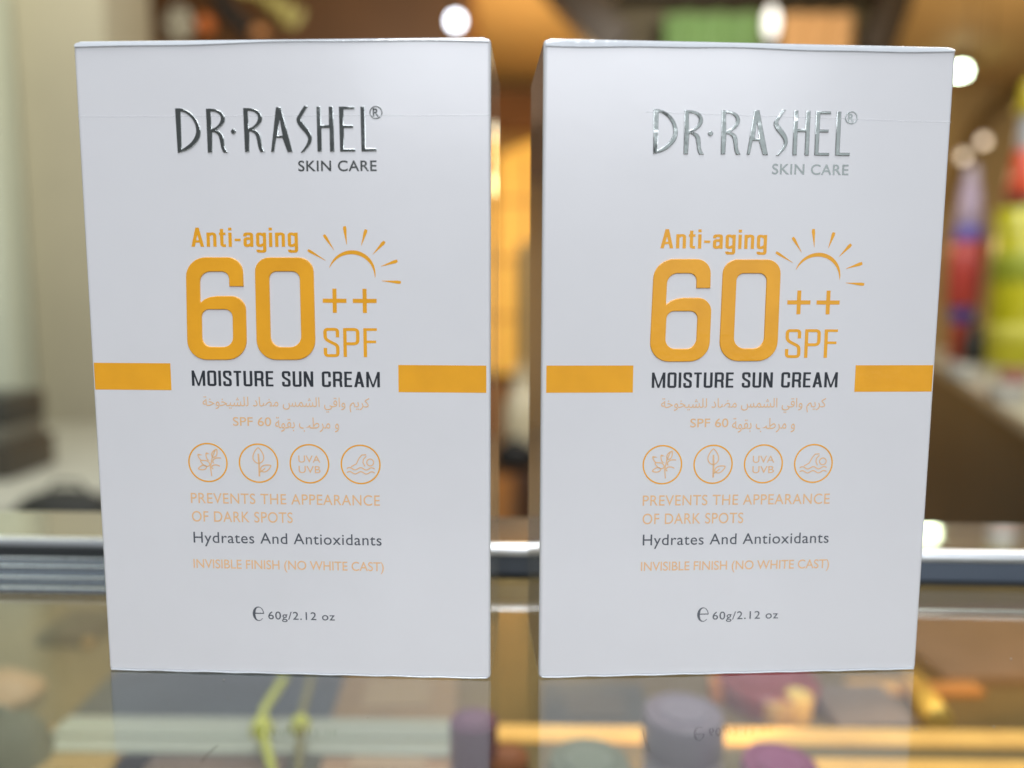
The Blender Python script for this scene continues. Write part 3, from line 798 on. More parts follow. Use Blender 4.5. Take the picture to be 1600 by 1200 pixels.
c, r = box_place(-4.393, 154.70, 0.0405, -1)
cream_box('white sun cream box with dark foil lettering, the left box standing on the glass', c, r, 0.0,
          ((-41.15, -24.6), (22.5, 40.4)), (-41.1, 41.1, 115.75, 115.55), 1)
c, r = box_place(5.943, 155.19, 0.0548, 1)
cream_box('white sun cream box with paler shining foil lettering, the right box standing on the glass', c, r, 1.72,
          ((-40.2, -22.4), (24.1, 41.15)), (-21.0, 41.1, 116.6, 115.6), 2)

# ------------------------------------------------------------------ the counter
SH = -0.130        # top of the inner shelf
K = (CAM_H - SH) / 0.160
ct = thing('glass_display_counter', 'glass topped display counter with aluminium frame under the two boxes', 'display counter', (0, 0.2, -0.95))


def cpart(mb, name, m, smooth=None):
    o = mb.build(name, m, ct, smooth)
    o.location = (0, -0.2, 0.95)
    return o


mb = MB(); mb.box((0, 0.045, -0.003), (1.5, 0.39, 0.006), bevel=0.0004, seg=1)
cpart(mb, 'glass_top', M['glass'])
YAW = Matrix.Rotation(math.radians(-1.9), 3, 'Z')


def bar(prof, x0, x1, name, m, smooth=None):
    """aluminium section across the counter, slightly askew"""
    mb = MB()
    mb.extrude_x(prof, x0, x1)
    for v in mb.bm.verts:
        v.co = YAW @ v.co
    return cpart(mb, name, m, smooth)


# frame bar on the glass: slate front, bright rounded lip, satin top
Y0 = 0.2135
bar([(Y0, 0.0004), (Y0, 0.0070), (Y0 + 0.003, 0.0070), (Y0 + 0.003, 0.0004)], -0.8, 0.8, 'gasket', M['slate'])
bar([(Y0 - .0004, 0.0070), (Y0 - .0008, 0.0078), (Y0 - .0006, 0.0090), (Y0 + 0.0004, 0.0098), (Y0 + 0.0018, 0.0100), (Y0 + 0.003, 0.0094), (Y0 + 0.003, 0.0070)],
    -0.8, 0.8, 'frame_lip', M['alu_bright'], 60)
bar([(Y0 + 0.0032, 0.0004), (Y0 + 0.0032, 0.0092), (Y0 + 0.030, 0.0092), (Y0 + 0.030, 0.0004)], -0.8, 0.8, 'frame_bar', M['alu'])
bar([(Y0 - 0.0014, 0.0004), (Y0 - 0.0014, 0.0014), (Y0 - 0.0002, 0.0014), (Y0 - 0.0002, 0.0004)], -0.8, 0.8, 'rubber_seal', M['black_rubber'])
# fluted sliding-door track at the left end
for k, (dy, z) in enumerate(((-0.0035, 0.0052), (-0.0068, 0.0040), (-0.0108, 0.0022), (-0.0150, 0.0008))):
    prof = [(Y0 + dy + 0.0015 * math.cos(a), z - 0.0009 + 0.0013 * math.sin(a)) for a in [i / 10 * math.pi for i in range(11)]]
    prof = [(Y0 + dy + 0.0015, 0.0003)] + prof + [(Y0 + dy - 0.0015, 0.0003)]
    bar(prof, -0.8, -0.052, 'track_rib', M['track'], 60)
bar([(Y0 - 0.0020, 0.0003), (Y0 - 0.0020, 0.0078), (Y0 - 0.0010, 0.0078), (Y0 - 0.0010, 0.0003)], -0.8, -0.052, 'track_slot', M['black_rubber'])
# thin metal edge where the glass ends on the right
bar([(Y0 - 0.0200, 0.0003), (Y0 - 0.0200, 0.0009), (Y0 - 0.0192, 0.0009), (Y0 - 0.0192, 0.0003)], 0.03, 0.8, 'edge_strip', M['alu'])

# inside the case
mb = MB(); mb.box((0, 0.24, SH - 0.004), (1.5, 0.76, 0.008)); cpart(mb, 'shelf', M['shelf'])
mb = MB(); mb.box((0, 0.625, -0.533), (1.5, 0.01, 0.806)); cpart(mb, 'back_panel', M['case_wall'])
for s in (-1, 1):
    mb = MB(); mb.box((s * 0.755, 0.24, -0.533), (0.01, 0.76, 0.806)); cpart(mb, 'side_panel', M['case_wall'])
mb = MB(); mb.box((0, -0.145, -0.475), (1.5, 0.01, 0.93)); cpart(mb, 'front_panel', M['case_wall'])
mb = MB(); mb.box((0, 0.24, -0.935), (1.5, 0.76, 0.03)); cpart(mb, 'base', M['case_wall'])

# double rail under the glass, left half plain aluminium
def rail_prof(z, y, w, h):
    return [(y, z), (y, z + h * .8), (y + w * .2, z + h), (y + w * .8, z + h), (y + w, z + h * .8), (y + w, z)]


ZR = SH + 0.0155
for pa, pb in ((1150, 1122), (1177, 1158)):
    y0, y1 = at_z(380, pa, ZR).y, at_z(380, pb, ZR).y
    mb = MB(); mb.extrude_x(rail_prof(ZR - 0.002, y0, y1 - y0, 0.002), at_z(62, 1150, ZR).x, at_z(756, 1150, ZR).x)
    for v in mb.bm.verts:
        v.co = Matrix.Rotation(math.radians(-0.6), 3, 'Z') @ v.co
    cpart(mb, 'rail_rib', M['rail'], 40)
y0, y1 = at_z(380, 1174, ZR).y, at_z(380, 1126, ZR).y
xl, xr = at_z(72, 1150, ZR).x, at_z(752, 1150, ZR).x
mb = MB(); mb.box(((xl + xr) / 2, (y0 + y1) / 2, (SH + ZR - .002) / 2), (xr - xl - .002, y1 - y0 - .001, ZR - .002 - SH)); cpart(mb, 'rail_base', M['rail'])

yc = at_z(1200, 1160, ZR).y
st = thing('amber_rail', 'double rail inside the case at right, its warm light painted on as glow', 'light strip', (0.33, yc, SH))  # right half of the rail, warm light on it drawn as emission
for pa, pb, x0 in ((1164, 1141, at_z(762, 1150, ZR).x), (1214, 1189, at_z(1278, 1195, ZR).x)):
    y0, y1 = at_z(1200, pa, ZR).y, at_z(1200, pb, ZR).y
    mb = MB(); mb.extrude_x(rail_prof(-0.002, y0 - yc, y1 - y0, 0.002), x0 - .33, 0.24)
    for v in mb.bm.verts:
        v.co = Matrix.Rotation(math.radians(-0.8), 3, 'Z') @ v.co
    mb.build('glowing_rib', M['rail_amber'], st, 40).location = (0, 0, ZR - SH)
mb = MB(); mb.box((-0.05, -.010, (ZR - SH - .002) / 2), (0.56, 0.048, ZR - SH - .002)); mb.build('strip_base', M['strip_base'], st)
lamp('case_warm_fill', 'AREA', (0.25, 0.37, -0.108), 0.10, (1.0, 0.62, 0.25), 0.44, 0.02, (0.2, 0.52, SH))  # unseen lamp added for warm light inside the case
# ------------------------------------------------------------------ things on the shelf inside the case
def plain(name, col, rough=0.4, **k):
    return mat(name, col, rough, **k)


def jar(name, label, cat, px, py, r, h, lid_h, body_col, lid_col, z=SH, top=False, group=None):
    p = at_z(px, py, z + h * K if top else z)
    t = thing(name, label, cat, (p.x, p.y, z), 0, group)
    t.scale = (K, K, K)
    MB().lathe([(r * .92, 0), (r, .001), (r, h - lid_h - .001), (r * .93, h - lid_h)]).build('jar_body', plain(name + '_body', body_col, 0.35), t, 40)
    MB().lathe([(r * .60, h + .0003), (r * .60, h + .0006)]).build('lid_label', plain(name + '_lid_label', tuple(min(1, c * 1.08 + .01) for c in lid_col), .4), t, 40)
    MB().lathe([(r * 1.02, h - lid_h), (r * 1.04, h - lid_h + .001), (r * 1.04, h - .0012), (r * .98, h), (0.0005, h + .0002)]).build('lid', plain(name + '_lid', lid_col, 0.22, coat=.5), t, 40)
    return t


def carton_lying(label, px, py, sx, sy, sz, col, rot=0.0, band=None, z=SH):
    p = at_z(px, py, z)
    t = thing('product_box', label, 'box', (p.x, p.y, z), rot)
    t.scale = (K, K, K)
    MB().box((0, 0, sz / 2), (sx, sy, sz), bevel=0.0008, seg=2).build('box_body', plain('product_card', col, 0.45, vary=.1, vscale=60), t, 40)
    if band:
        MB().box((0, -sy * .02, sz + .0003), (sx * .55, sy * .5, 0.0006)).build('box_label', plain('product_label', band, 0.4), t)
    return t


jar('cosmetic_jar', 'lavender jar with pale lilac lid inside the case under the right box', 'jar', 1068, 1112, 0.0118, 0.0350, 0.012, (0.50, 0.44, 0.54), (0.30, 0.25, 0.33), top=True)
jar('cosmetic_jar', 'magenta jar in front of the amber strip under the right box', 'jar', 1218, 1192, 0.0098, 0.0350, 0.010, (0.34, 0.05, 0.19), (0.38, 0.075, 0.23), top=True)
jar('cosmetic_jar', 'purple jar inside the case between the two boxes', 'jar', 740, 1125, 0.0070, 0.0350, 0.012, (0.17, 0.07, 0.15), (0.20, 0.08, 0.17), top=True)
jar('powder_compact', 'flat maroon compact inside the case behind the magenta jar', 'compact', 1197, 1092, 0.0190, 0.0100, 0.005, (0.24, 0.03, 0.05), (0.28, 0.035, 0.06))
jar('cosmetic_jar', 'small brick red jar beside the purple jar in the case', 'jar', 793, 1180, 0.0062, 0.0250, 0.006, (0.28, 0.09, 0.05), (0.32, 0.10, 0.06), top=True)
jar('cosmetic_jar', 'dark grey green jar under the left end of the right box', 'jar', 920, 1188, 0.0118, 0.0240, 0.007, (0.16, 0.18, 0.14), (0.22, 0.26, 0.20), top=True)
jar('gold_cap', 'small bright gold cap standing behind the magenta jar', 'cap', 1243, 1122, 0.0058, 0.0100, 0.004, (0.9, 0.55, 0.12), (1.0, 0.68, 0.20))
jar('gold_cap', 'duller gold cap just left of the bright gold cap', 'cap', 1213, 1126, 0.0058, 0.0090, 0.004, (0.65, 0.38, 0.12), (0.72, 0.45, 0.16))
jar('orange_cap', 'small orange cap beside the maroon compact in the case', 'cap', 1127, 1090, 0.0050, 0.0080, 0.004, (0.8, 0.25, 0.03), (0.85, 0.3, 0.05))
carton_lying('thin amber box behind the maroon compact at the back of the case', 1375, 1080, 0.026, 0.010, 0.003, (0.80, 0.42, 0.12), 0.02)
carton_lying('short orange box at the back right of the case', 1488, 1082, 0.022, 0.008, 0.003, (0.70, 0.28, 0.08), 0.0)
carton_lying('small gold box in front of the amber strip beside the magenta jar', 1322, 1182, 0.022, 0.010, 0.003, (0.85, 0.50, 0.14), 0.04)
carton_lying('tiny gold box in the case right of the brick red jar', 826, 1212, 0.013, 0.012, 0.006, (0.85, 0.42, 0.10), 0.0)
carton_lying('peach brown box lying at the back under the left box', 622, 1105, 0.046, 0.042, 0.006, (0.34, 0.20, 0.09), 0.05, (0.42, 0.28, 0.15))
carton_lying('peach box lying near the rail under the left box', 612, 1225, 0.044, 0.030, 0.010, (0.52, 0.30, 0.17), -0.02, (0.6, 0.4, 0.25))
carton_lying('orange brown box in the front left of the case', 130, 1225, 0.050, 0.034, 0.010, (0.46, 0.24, 0.07), -0.06, (0.5, 0.3, 0.1))
carton_lying('mauve brown box between the rail and the peach box', 300, 1240, 0.060, 0.030, 0.010, (0.22, 0.14, 0.10), 0.02)
carton_lying('dark blue grey slab painting the box reflection under the left box', 360, 1108, 0.110, 0.050, 0.005, (0.055, 0.07, 0.09), 0.03)  # dark slab: box reflection over the shelf put into colour
carton_lying('dark slate tray lying under the right box', 930, 1125, 0.040, 0.036, 0.006, (0.07, 0.075, 0.075), -0.03, (0.10, 0.09, 0.08))
carton_lying('pinkish tan box at the far right back of the case', 1570, 1012, 0.100, 0.070, 0.005, (0.25, 0.15, 0.105), 0.05)
carton_lying('taupe slab painting a reflection behind the amber strip under the right box', 1345, 1118, 0.030, 0.030, 0.005, (0.20, 0.15, 0.13), 0.02)  # taupe slab: reflection in the glass put into colour
carton_lying('dark brown tin near the back left of the case', 128, 990, 0.026, 0.030, 0.006, (0.055, 0.030, 0.012), 0.0)

# soft pouch, bottom left corner
p = at_z(8, 1228, SH)
t = thing('dark_pouch', 'soft dark grey pouch in the front left corner of the case', 'pouch', (p.x, p.y, SH))
t.scale = (K, K, K)
MB().blob((0, 0, 0.012), (0.016, 0.014, 0.0125), 4, 0.05, 5).build('pouch_body', plain('pouch_cloth', (0.075, 0.07, 0.05), 0.8, bump=.4, bscale=500), t, 80)
MB().tube([(-.004, 0, .0235), (0, 0, .0275), (.004, 0, .0235)], 0.0012).build('drawstring', plain('string', (0.12, 0.11, 0.08)), t, 80)

p = at_z(15, 1100, SH)
o = MB().blob((0, 0, 0.0065), (0.011, 0.015, 0.0065), 4, .12, 9).build('peach_sachet', plain('peach_foil', (0.62, 0.34, 0.16), .5, bump=.5, bscale=200), None, 80)
o.location = p
o.scale = (K, K, K)
tag(o, 'crumpled peach coloured sachet in the left of the case', 'sachet')


def tube_item(name, label, cat, pa, pb, r, col, cap):
    a, b = at_z(*pa, SH + r * 1.08), at_z(*pb, SH + r * 1.08)
    t = thing(name, label, cat, ((a.x + b.x) / 2, (a.y + b.y) / 2, SH))
    o = Vector(t.location)
    a, b = a - o, b - o
    m_ = a.lerp(b, .55)
    MB().tube([a, a.lerp(m_, .04), m_], [r * .9, r, r], 16).build('tube_body', plain(name + '_gold', col, .3, metal=.4), t, 50)
    MB().tube([m_.lerp(b, .02), b.lerp(m_, .06), b], [r * 1.08, r * 1.08, r * .9], 16).build('tube_cap', plain(name + '_cap', cap, .3, metal=.4), t, 50)


tube_item('lipstick_tube', 'gold lipstick tube lying slantwise at the right of the case', 'lipstick', (1424, 1062), (1468, 1128), .0062, (0.85, 0.50, 0.10), (1.0, 0.66, 0.15))
tube_item('lipstick_tube', 'small orange gold lipstick tube near the dark tin in the case', 'lipstick', (152, 985), (136, 1006), .0031, (0.75, 0.40, 0.08), (0.6, 0.32, 0.06))


# two yellow bead chains laid over a low velvet stand
def chain(label, pts, r, col):
    t = thing('bead_chain', label, 'necklace', pts[0])
    bead = None
    k = 0
    L = []
    for a, b in zip(pts[:-1], pts[1:]):
        n = max(1, int((Vector(b) - Vector(a)).length / (r * 1.7)))
        for i in range(n):
            L.append(Vector(a).lerp(Vector(b), i / n))
    m = plain('yellow_beads', col, 0.3, coat=.5)
    for q in L:
        if bead is None:
            bead = MB().blob((0, 0, 0), (r, r, r), 2).build('bead', m, t, 80)
            o = bead
        else:
            o = bead.copy(); COL.objects.link(o); o.parent = t
        o.location = q - Vector(pts[0])
    return t


def Z(px, py, z):
    return tuple(at_z(px, py, z))


chain('bright yellow bead chain hanging over the rail under the left box',
      [Z(443, 1062, -.104), Z(428, 1085, -.104), Z(413, 1108, -.104), Z(409, 1128, -.104), Z(411, 1150, -.104), Z(418, 1175, -.104), Z(424, 1200, -.104), Z(428, 1225, -.104)], 0.0022, (0.72, 0.72, 0.07))
chain('short olive yellow bead chain beside the brighter one',
      [Z(486, 1060, -.104), Z(478, 1090, -.104), Z(470, 1122, -.104), Z(470, 1136, -.104), Z(468, 1165, -.104), Z(467, 1190, -.104), Z(466, 1220, -.104)], 0.0017, (0.30, 0.25, 0.05))
# bright knots of the chains
for px, py, lab, s in ((409, 1137, 'bright yellow knot on the longer bead chain', .0048), (470, 1132, 'yellow knot on the shorter bead chain', .0044)):
    p = Vector(Z(px, py, -.104))
    o = MB().blob((0, 0, 0), (s, s, s * 1.1), 3, .05, px).build('chain_knot', plain('yellow_knot', (0.75, 0.74, 0.07), .35), None, 80)
    o.location = p
    tag(o, lab, 'knot')

# dust and scratches on the glass
bm = MB()
rr = random.Random(8)
for px, py in ((350, 1062), (356, 1090), (1448, 1034), (1580, 1029), (1432, 1139), (1553, 1135), (1002, 1150), (255, 1128), (205, 1126), (575, 1120), (640, 1150), (1340, 1176), (1230, 1172)):
    p = at_z(px, py, 0.0002)
    s = rr.uniform(0.00010, 0.00022)
    bm.blob((p.x, p.y, 0.0002), (s * rr.uniform(1, 2), s, s * .5), 1)
for _ in range(90):
    p = at_z(rr.uniform(0, 1600), rr.uniform(1070, 1200), 0.0001)
    s = rr.uniform(0.00004, 0.00009)
    bm.blob((p.x, p.y, 0.0001), (s, s, s * .6), 1)
o = bm.build('dust_specks', plain('dust', (0.35, 0.32, 0.25), .8)); o['kind'] = 'stuff'; o['label'] = 'tiny dust specks on the counter glass'
bm = MB()
for (a, b), (c_, d) in (((1005, 1139), (1015, 1174)), ((340, 1164), (315, 1190))):
    bm.tube([Z(a, b, .00008), Z((a + c_) / 2 - 1, (b + d) / 2, .00008), Z(c_, d, .00008)], 0.00006, 5)
o = bm.build('glass_scratches', plain('scratch', (0.06, 0.05, 0.04), .6)); o['kind'] = 'stuff'; o['label'] = 'two fine dark scratches on the counter glass'

# ------------------------------------------------------------------ the shop behind
FL = -0.95
M['floor'] = mat('shop_floor', (0.30, 0.26, 0.20), 0.3, vary=.1, vscale=2)
M['ceil'] = mat('ochre_ceiling', (0.56, 0.37, 0.15), 0.7, vary=.06, vscale=1)
M['wall'] = mat('tan_wall', (0.52, 0.36, 0.16), 0.7, vary=.08, vscale=1.5)
M['soffit'] = mat('brown_soffit', (0.23, 0.10, 0.03), 0.5, vary=.15, vscale=2)
M['dark'] = mat('dark_timber', (0.045, 0.025, 0.008), 0.5)
M['pale'] = mat('pale_plaster', (0.56, 0.58, 0.44), 0.75, vary=.04, vscale=3)
M['beige'] = mat('beige_plaster', (0.40, 0.355, 0.24), 0.75, vary=.05, vscale=3)

struct(MB().box((0, 2.8, FL - 0.05), (9, 7.6, 0.1)).build('floor', M['floor']))
struct(MB().box((0, 4.6, 1.73), (9, 4.0, 0.1)).build('ceiling', M['ceil']))
struct(MB().box((0, 6.1, 0.4), (9, 0.1, 2.7)).build('back_wall', M['wall']))
struct(MB().box((-1.55, 4.1, 1.25), (2.7, 1.6, 0.9), bevel=.02).build('ceiling_soffit', M['soffit']))
# dark fascia band over the amber shopfront
struct(MB().box((at_y(900, 175, 5.9).x, 5.9, at_y(800, 176, 5.9).z), (2.6, 0.2, 0.28), bevel=.01).build('fascia', M['soffit']))

# column on the left
x0 = at_y(34, 300, 1.5).x
x1 = at_y(178, 300, 1.5).x
t = thing('plaster_column', 'square beige plaster column behind the left box', 'column', ((x0 + x1) / 2, 1.6, FL))
MB().box((0, 0, 1.3), (x1 - x0, 0.2, 2.6), bevel=.012).build('shaft', M['beige'], t, 40)
MB().box((0, 0, 0.05), (x1 - x0 + .03, 0.23, 0.1), bevel=.006).build('plinth', M['beige'], t, 40)
struct(MB().box((x0 - 0.62, 1.52, FL + 1.3), (1.23, 0.16, 2.6), bevel=.01).build('side_wall', M['pale']))

# desk and machine at the left edge
zt = at_y(100, 752, 0.92).z
t = thing('pale_desk', 'pale grey desk with rounded front behind the counter at left', 'desk', (-0.75, 1.05, FL))
pts = []
cx, cy = -0.75, 1.05
MB().lathe([(0.30, zt - FL - 0.025), (0.31, zt - FL - 0.02), (0.31, zt - FL - 0.004), (0.305, zt - FL)], n=48).build('desk_top', plain('desk_laminate', (0.42, 0.41, 0.33), .35), t, 40)
MB().lathe([(0.26, 0), (0.26, zt - FL - 0.026)], n=40).build('desk_body', plain('desk_side', (0.05, 0.045, 0.03), .5), t, 40)
p = at_y(8, 742, 0.97)
t = thing('card_machine', 'dark grey machine with paper slot on the pale desk at left edge', 'machine', (p.x, 0.97, zt))
MB().box((0, 0, 0.0225), (0.075, 0.10, 0.045), bevel=.004).build('machine_base', plain('dark_brown_plastic', (0.060, 0.052, 0.038), .4), t, 40)
MB().box((-.004, 0, 0.054), (0.066, 0.09, 0.018), bevel=.003).build('paper_tray', plain('grey_plastic', (0.16, 0.155, 0.12), .4), t, 40)
MB().box((-.004, 0.004, 0.083), (0.068, 0.085, 0.040), bevel=.005).build('machine_head', plain('charcoal_plastic', (0.055, 0.055, 0.045), .4), t, 40)
MB().box((-.004, -0.051, 0.020), (0.05, 0.004, 0.018), bevel=.001).build('drawer_front', plain('drawer_brown', (0.10, 0.085, 0.06), .4), t, 40)
p = at_y(105, 762, 0.80)
t = thing('black_bag', 'low black bag lying behind the counter beside the left box', 'bag', (p.x, 0.80, p.z - 0.04))
MB().blob((0, 0, 0.018), (0.05, 0.03, 0.022), 3, .05, 3).build('bag_body', plain('black_cloth', (0.02, 0.02, 0.015), .7), t, 80)
MB().tube([(-.02, 0, .036), (-.012, 0, .046), (.012, 0, .046), (.02, 0, .036)], .002).build('bag_handle', plain('black_strap', (0.02, 0.02, 0.015), .7), t, 80)
q = p.z - 0.04
t = thing('side_table', 'dark low table holding the black bag', 'table', (p.x, 0.82, FL))
MB().box((0, 0, q - FL - 0.012), (0.20, 0.16, 0.022), bevel=.003).build('table_top', M['dark'], t, 40)
for sx in (-1, 1):
    for sy in (-1, 1):
        MB().box((sx * .085, sy * .065, (q - FL - 0.024) / 2), (0.018, 0.018, q - FL - 0.024)).build('leg', M['dark'], t)

# garland hanging from the soffit, top left
G0 = at_y(360, 20, 2.3)
t = thing('hanging_garland', 'hanging garland with orange fruit, white flower and yellow green leaves above left box', 'garland', (G0.x, 2.3, 1.63))


def gl(px, py, dy=0.0):
    return at_y(px, py, 2.3 + dy) - Vector((G0.x, 2.3, 1.63))


MB().tube([(0, 0, 0.08), gl(345, -120), gl(335, -20), gl(355, 18), gl(390, 52), gl(400, 80)], [.004, .006, .02, .030, .028, .01], 10).build('branch', plain('dark_bark', (0.020, 0.014, 0.008), .8), t, 60)
MB().blob(gl(321, 40, -.06), (.026, .026, .030), 3, .02, 2).build('orange_fruit', plain('orange_skin', (0.62, 0.15, 0.02), .4), t, 80)
MB().blob(gl(405, 52, -.06), (.024, .020, .018), 3, .02, 4).build('orange_fruit', plain('peach_skin', (0.62, 0.26, 0.08), .4), t, 80)
fm = plain('white_petal', (0.55, 0.50, 0.36), .6)
for k in range(6):
    a = k * math.pi / 3
    MB().blob(gl(280 + 12 * math.cos(a), 40 + 17 * math.sin(a), -.02), (.022, .016, .026), 2, .04, k).build('petal', fm, t, 80)
lm = plain('yellow_green_leaf', (0.50, 0.42, 0.12), .5)
for k in range(14):
    px, py = 385 + (k * 37) % 85, -16 + (k * 23) % 54 - (0)
    a = MB()
    c_ = gl(px, py, -.03 + .015 * (k % 4))
    a.blob((0, 0, 0), (.034, .003, .014), 2)
    R_ = Matrix.Rotation(k * 1.3, 3, 'Y') @ Matrix.Rotation(k * .7, 3, 'Z')
    for v in a.bm.verts:
        v.co = R_ @ v.co + c_
    a.build('leaf', lm, t, 80)

# lamps
def pendant(label, px, py, y, r, col, strength, top=1.6, name='pendant_lamp', tall=1.0):
    p = at_y(px, py, y)
    t = thing(name, label, 'lamp', (p.x, y, p.z))
    MB().lathe([(r * .25, -r * tall), (r * .8, -r * .65 * tall), (r, 0), (r * .8, r * .65 * tall), (r * .3, r * tall)], n=24).build('bulb', plain(name + '_glow', (.9, .9, .9), .4, emit=col, strength=strength), t, 80)
    MB().lathe([(r * .32, r * tall), (r * .42, r * tall + .01), (r * .42, r * tall + .04), (r * .1, r * tall + .05)], n=16).build('lamp_holder', M['dark'], t, 60)
    MB().tube([(0, 0, r * tall + .045), (0, 0, top - p.z)], .004, 6).build('cord', M['dark'], t)
    return t


pendant('bluish white pendant bulb glowing above the left box near its right corner', 712, 33, 2.6, .022, (0.80, 0.88, 1.0), 9, 1.68)
pendant('white tube shaped lamp hanging between the green and orange banners', 1205, 36, 3.0, .026, (1.0, 0.98, 0.88), 1.1, 1.68, tall=2.2)
pendant('right hand pinkish globe lamp above the bottles', 1536, 220, 4.2, .024, (1.0, 0.80, 0.68), 0.75, 1.68)
pendant('left hand pinkish globe lamp above the red bottle', 1504, 244, 4.2, .024, (1.0, 0.80, 0.68), 0.55, 1.68)
pendant('pale green white lamp hidden behind the right box', 926, 205, 4.5, .030, (0.85, 1.0, 0.80), 2, 1.68)
pendant('warm yellow lamp hidden behind the right box, the lower one', 928, 290, 4.5, .042, (1.0, 0.75, 0.25), 1.6, 1.68)
p = at_y(1500, 108, 5.3)
t = thing('ceiling_spot', 'greenish white ceiling spot just right of the right box corner', 'lamp', (p.x, 5.3, p.z))
MB().lathe([(.012, -.040), (.040, -.036), (.052, -.01), (.050, .005)], n=24).build('bulb', plain('green_glow', (.9, .9, .9), .4, emit=(0.80, 1.0, 0.72), strength=26), t, 60)
MB().lathe([(.06, .006), (.07, .012), (.07, .05), (.05, 1.68 - p.z)], n=24).build('spot_housing', plain('brown_metal', (0.12, 0.07, 0.02), .5), t, 50)

# dark timber bulkhead with banners, top right
def slab(pa, pb, y, w, d, name, m, parent, org):
    a, b = at_y(*pa, y), at_y(*pb, y)
    dv = b - a
    L = dv.length
    ang = math.atan2(dv.z, dv.x)
    mb = MB().box((0, 0, 0), (L, d, w), rot=Matrix.Rotation(-ang, 3, 'Y'), bevel=.008)
    o = mb.build(name, m, parent, 40)
    o.location = (a + b) / 2 - org
    return o


bo = at_y(1160, 80, 3.4)
t = thing('hanging_bulkhead', 'dark timber trapezoid bulkhead hanging over the right box', 'bulkhead', bo)
z0 = Vector(bo)
slab((845, -60), (965, 75), 3.4, .16, .12, 'side_board', M['dark'], t, z0)
slab((1415, -60), (1362, 90), 3.4, .13, .12, 'side_board', M['dark'], t, z0)
slab((905, -22), (1400, -22), 3.42, .09, .10, 'top_board', M['dark'], t, z0)
slab((950, 128), (1375, 128), 3.42, .09, .10, 'bottom_board', M['dark'], t, z0)
MB().box((0, 0.09, 0), (1.2, .03, .52)).build('back_board', plain('olive_board', (0.10, 0.075, 0.03), .6), t).location = at_y(1165, 60, 3.45) - z0
for px0, px1, nm, lab, col in ((1040, 1188, 'banner', 'green banner over the middle of the right box', (0.16, 0.29, 0.09)),
                               (1222, 1332, 'banner', 'orange tan banner beside the white tube lamp', (0.62, 0.33, 0.12))):
    a, b = at_y(px0, 20, 3.36), at_y(px1, 105, 3.36)
    tt = thing(nm, lab, 'banner', ((a.x + b.x) / 2, 3.36, (a.z + b.z) / 2))
    bm = bmesh.new()
    rows = []
    for i in range(25):
        u = i / 24
        x = (u - .5) * (b.x - a.x)
        yy = .012 * math.sin(u * 20)
        rows.append([bm.verts.new((x, yy + e, s * (a.z - b.z) / 2)) for e, s in ((0, -1), (0, 1), (.006, 1), (.006, -1))])
    for i in range(24):
        for j in range(4):
            bm.faces.new((rows[i][j], rows[i + 1][j], rows[i + 1][(j + 1) % 4], rows[i][(j + 1) % 4]))
    w_ = MB(); w_.bm = bm
    w_.build('cloth', plain('banner_cloth', col, .7), tt, 60)
    MB().tube([(-(b.x - a.x) / 2, 0, (a.z - b.z) / 2 + .006), ((b.x - a.x) / 2, 0, (a.z - b.z) / 2 + .006)], .008).build('banner_rod', M['dark'], tt, 60)

# amber shopfront wall between the boxes: its lamplight is painted in as emission
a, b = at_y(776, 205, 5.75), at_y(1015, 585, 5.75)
t = thing('glowing_wall_panel', 'amber wall panel with its lamplight painted as glow in the gap between the boxes', 'wall panel', ((a.x + b.x) / 2, 5.8, b.z))
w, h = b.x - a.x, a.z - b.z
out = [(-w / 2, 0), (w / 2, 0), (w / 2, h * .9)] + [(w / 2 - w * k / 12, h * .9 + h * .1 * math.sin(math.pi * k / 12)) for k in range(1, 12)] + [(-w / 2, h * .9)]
MB().prism(out, -.03, .03).build('glow_face', plain('amber_glow', (.8, .5, .1), .5, emit=(1.0, 0.52, 0.085), strength=0.55), t)  # wall face glows in place of light from a lamp
MB().box((0, 0, -.03), (w + .06, .1, .06)).build('panel_sill', M['dark'], t)
for k in range(1, 5):
    MB().box((-w / 2 + w * k / 5, -.04, h * .45), (.022, .02, h * .9)).build('mullion', plain('amber_timber', (0.45, 0.22, 0.05), .5), t)
for k in range(1, 4):
    MB().box((0, -.038, h * k * .24), (w, .016, .02)).build('transom', plain('amber_timber', (0.45, 0.22, 0.05), .5), t)
MB().box((0, 0, -.06 - (b.z - FL - .06) / 2), (w + .02, .12, b.z - FL - .06)).build('panel_base', plain('orange_timber', (0.40, 0.17, 0.04), .5), t)

# dark pole stand in front of it
a, b = at_y(806, 395, 4.4), at_y(806, 545, 4.4)
t = thing('pole_stand', 'thin dark pole stand seen in the gap in front of the amber panel', 'stand', (a.x, 4.4, FL))
MB().tube([(0, 0, .03), (0, 0, a.z - FL)], .010, 10).build('pole', M['dark'], t, 60)
MB().lathe([(.16, 0), (.16, .012), (.03, .03)], n=24).build('stand_foot', M['dark'], t, 40)

a, b = at_y(811, 378, 4.0), at_y(905, 600, 4.0)
t = thing('folding_screen', 'beige cloth screen seen in the gap right of the dark pole', 'screen', ((a.x + b.x) / 2, 4.0, FL))
for k in range(2):
    ww = (b.x - a.x) / 2
    MB().box(((k - .5) * ww, 0, (a.z - FL) / 2 + .02), (ww * .96, .03, a.z - FL - .04), rot=Matrix.Rotation(.15 * (1 if k else -1), 3, 'Z'), bevel=.006).build('screen_panel', plain('beige_cloth', (0.50, 0.36, 0.17), .8), t, 40)

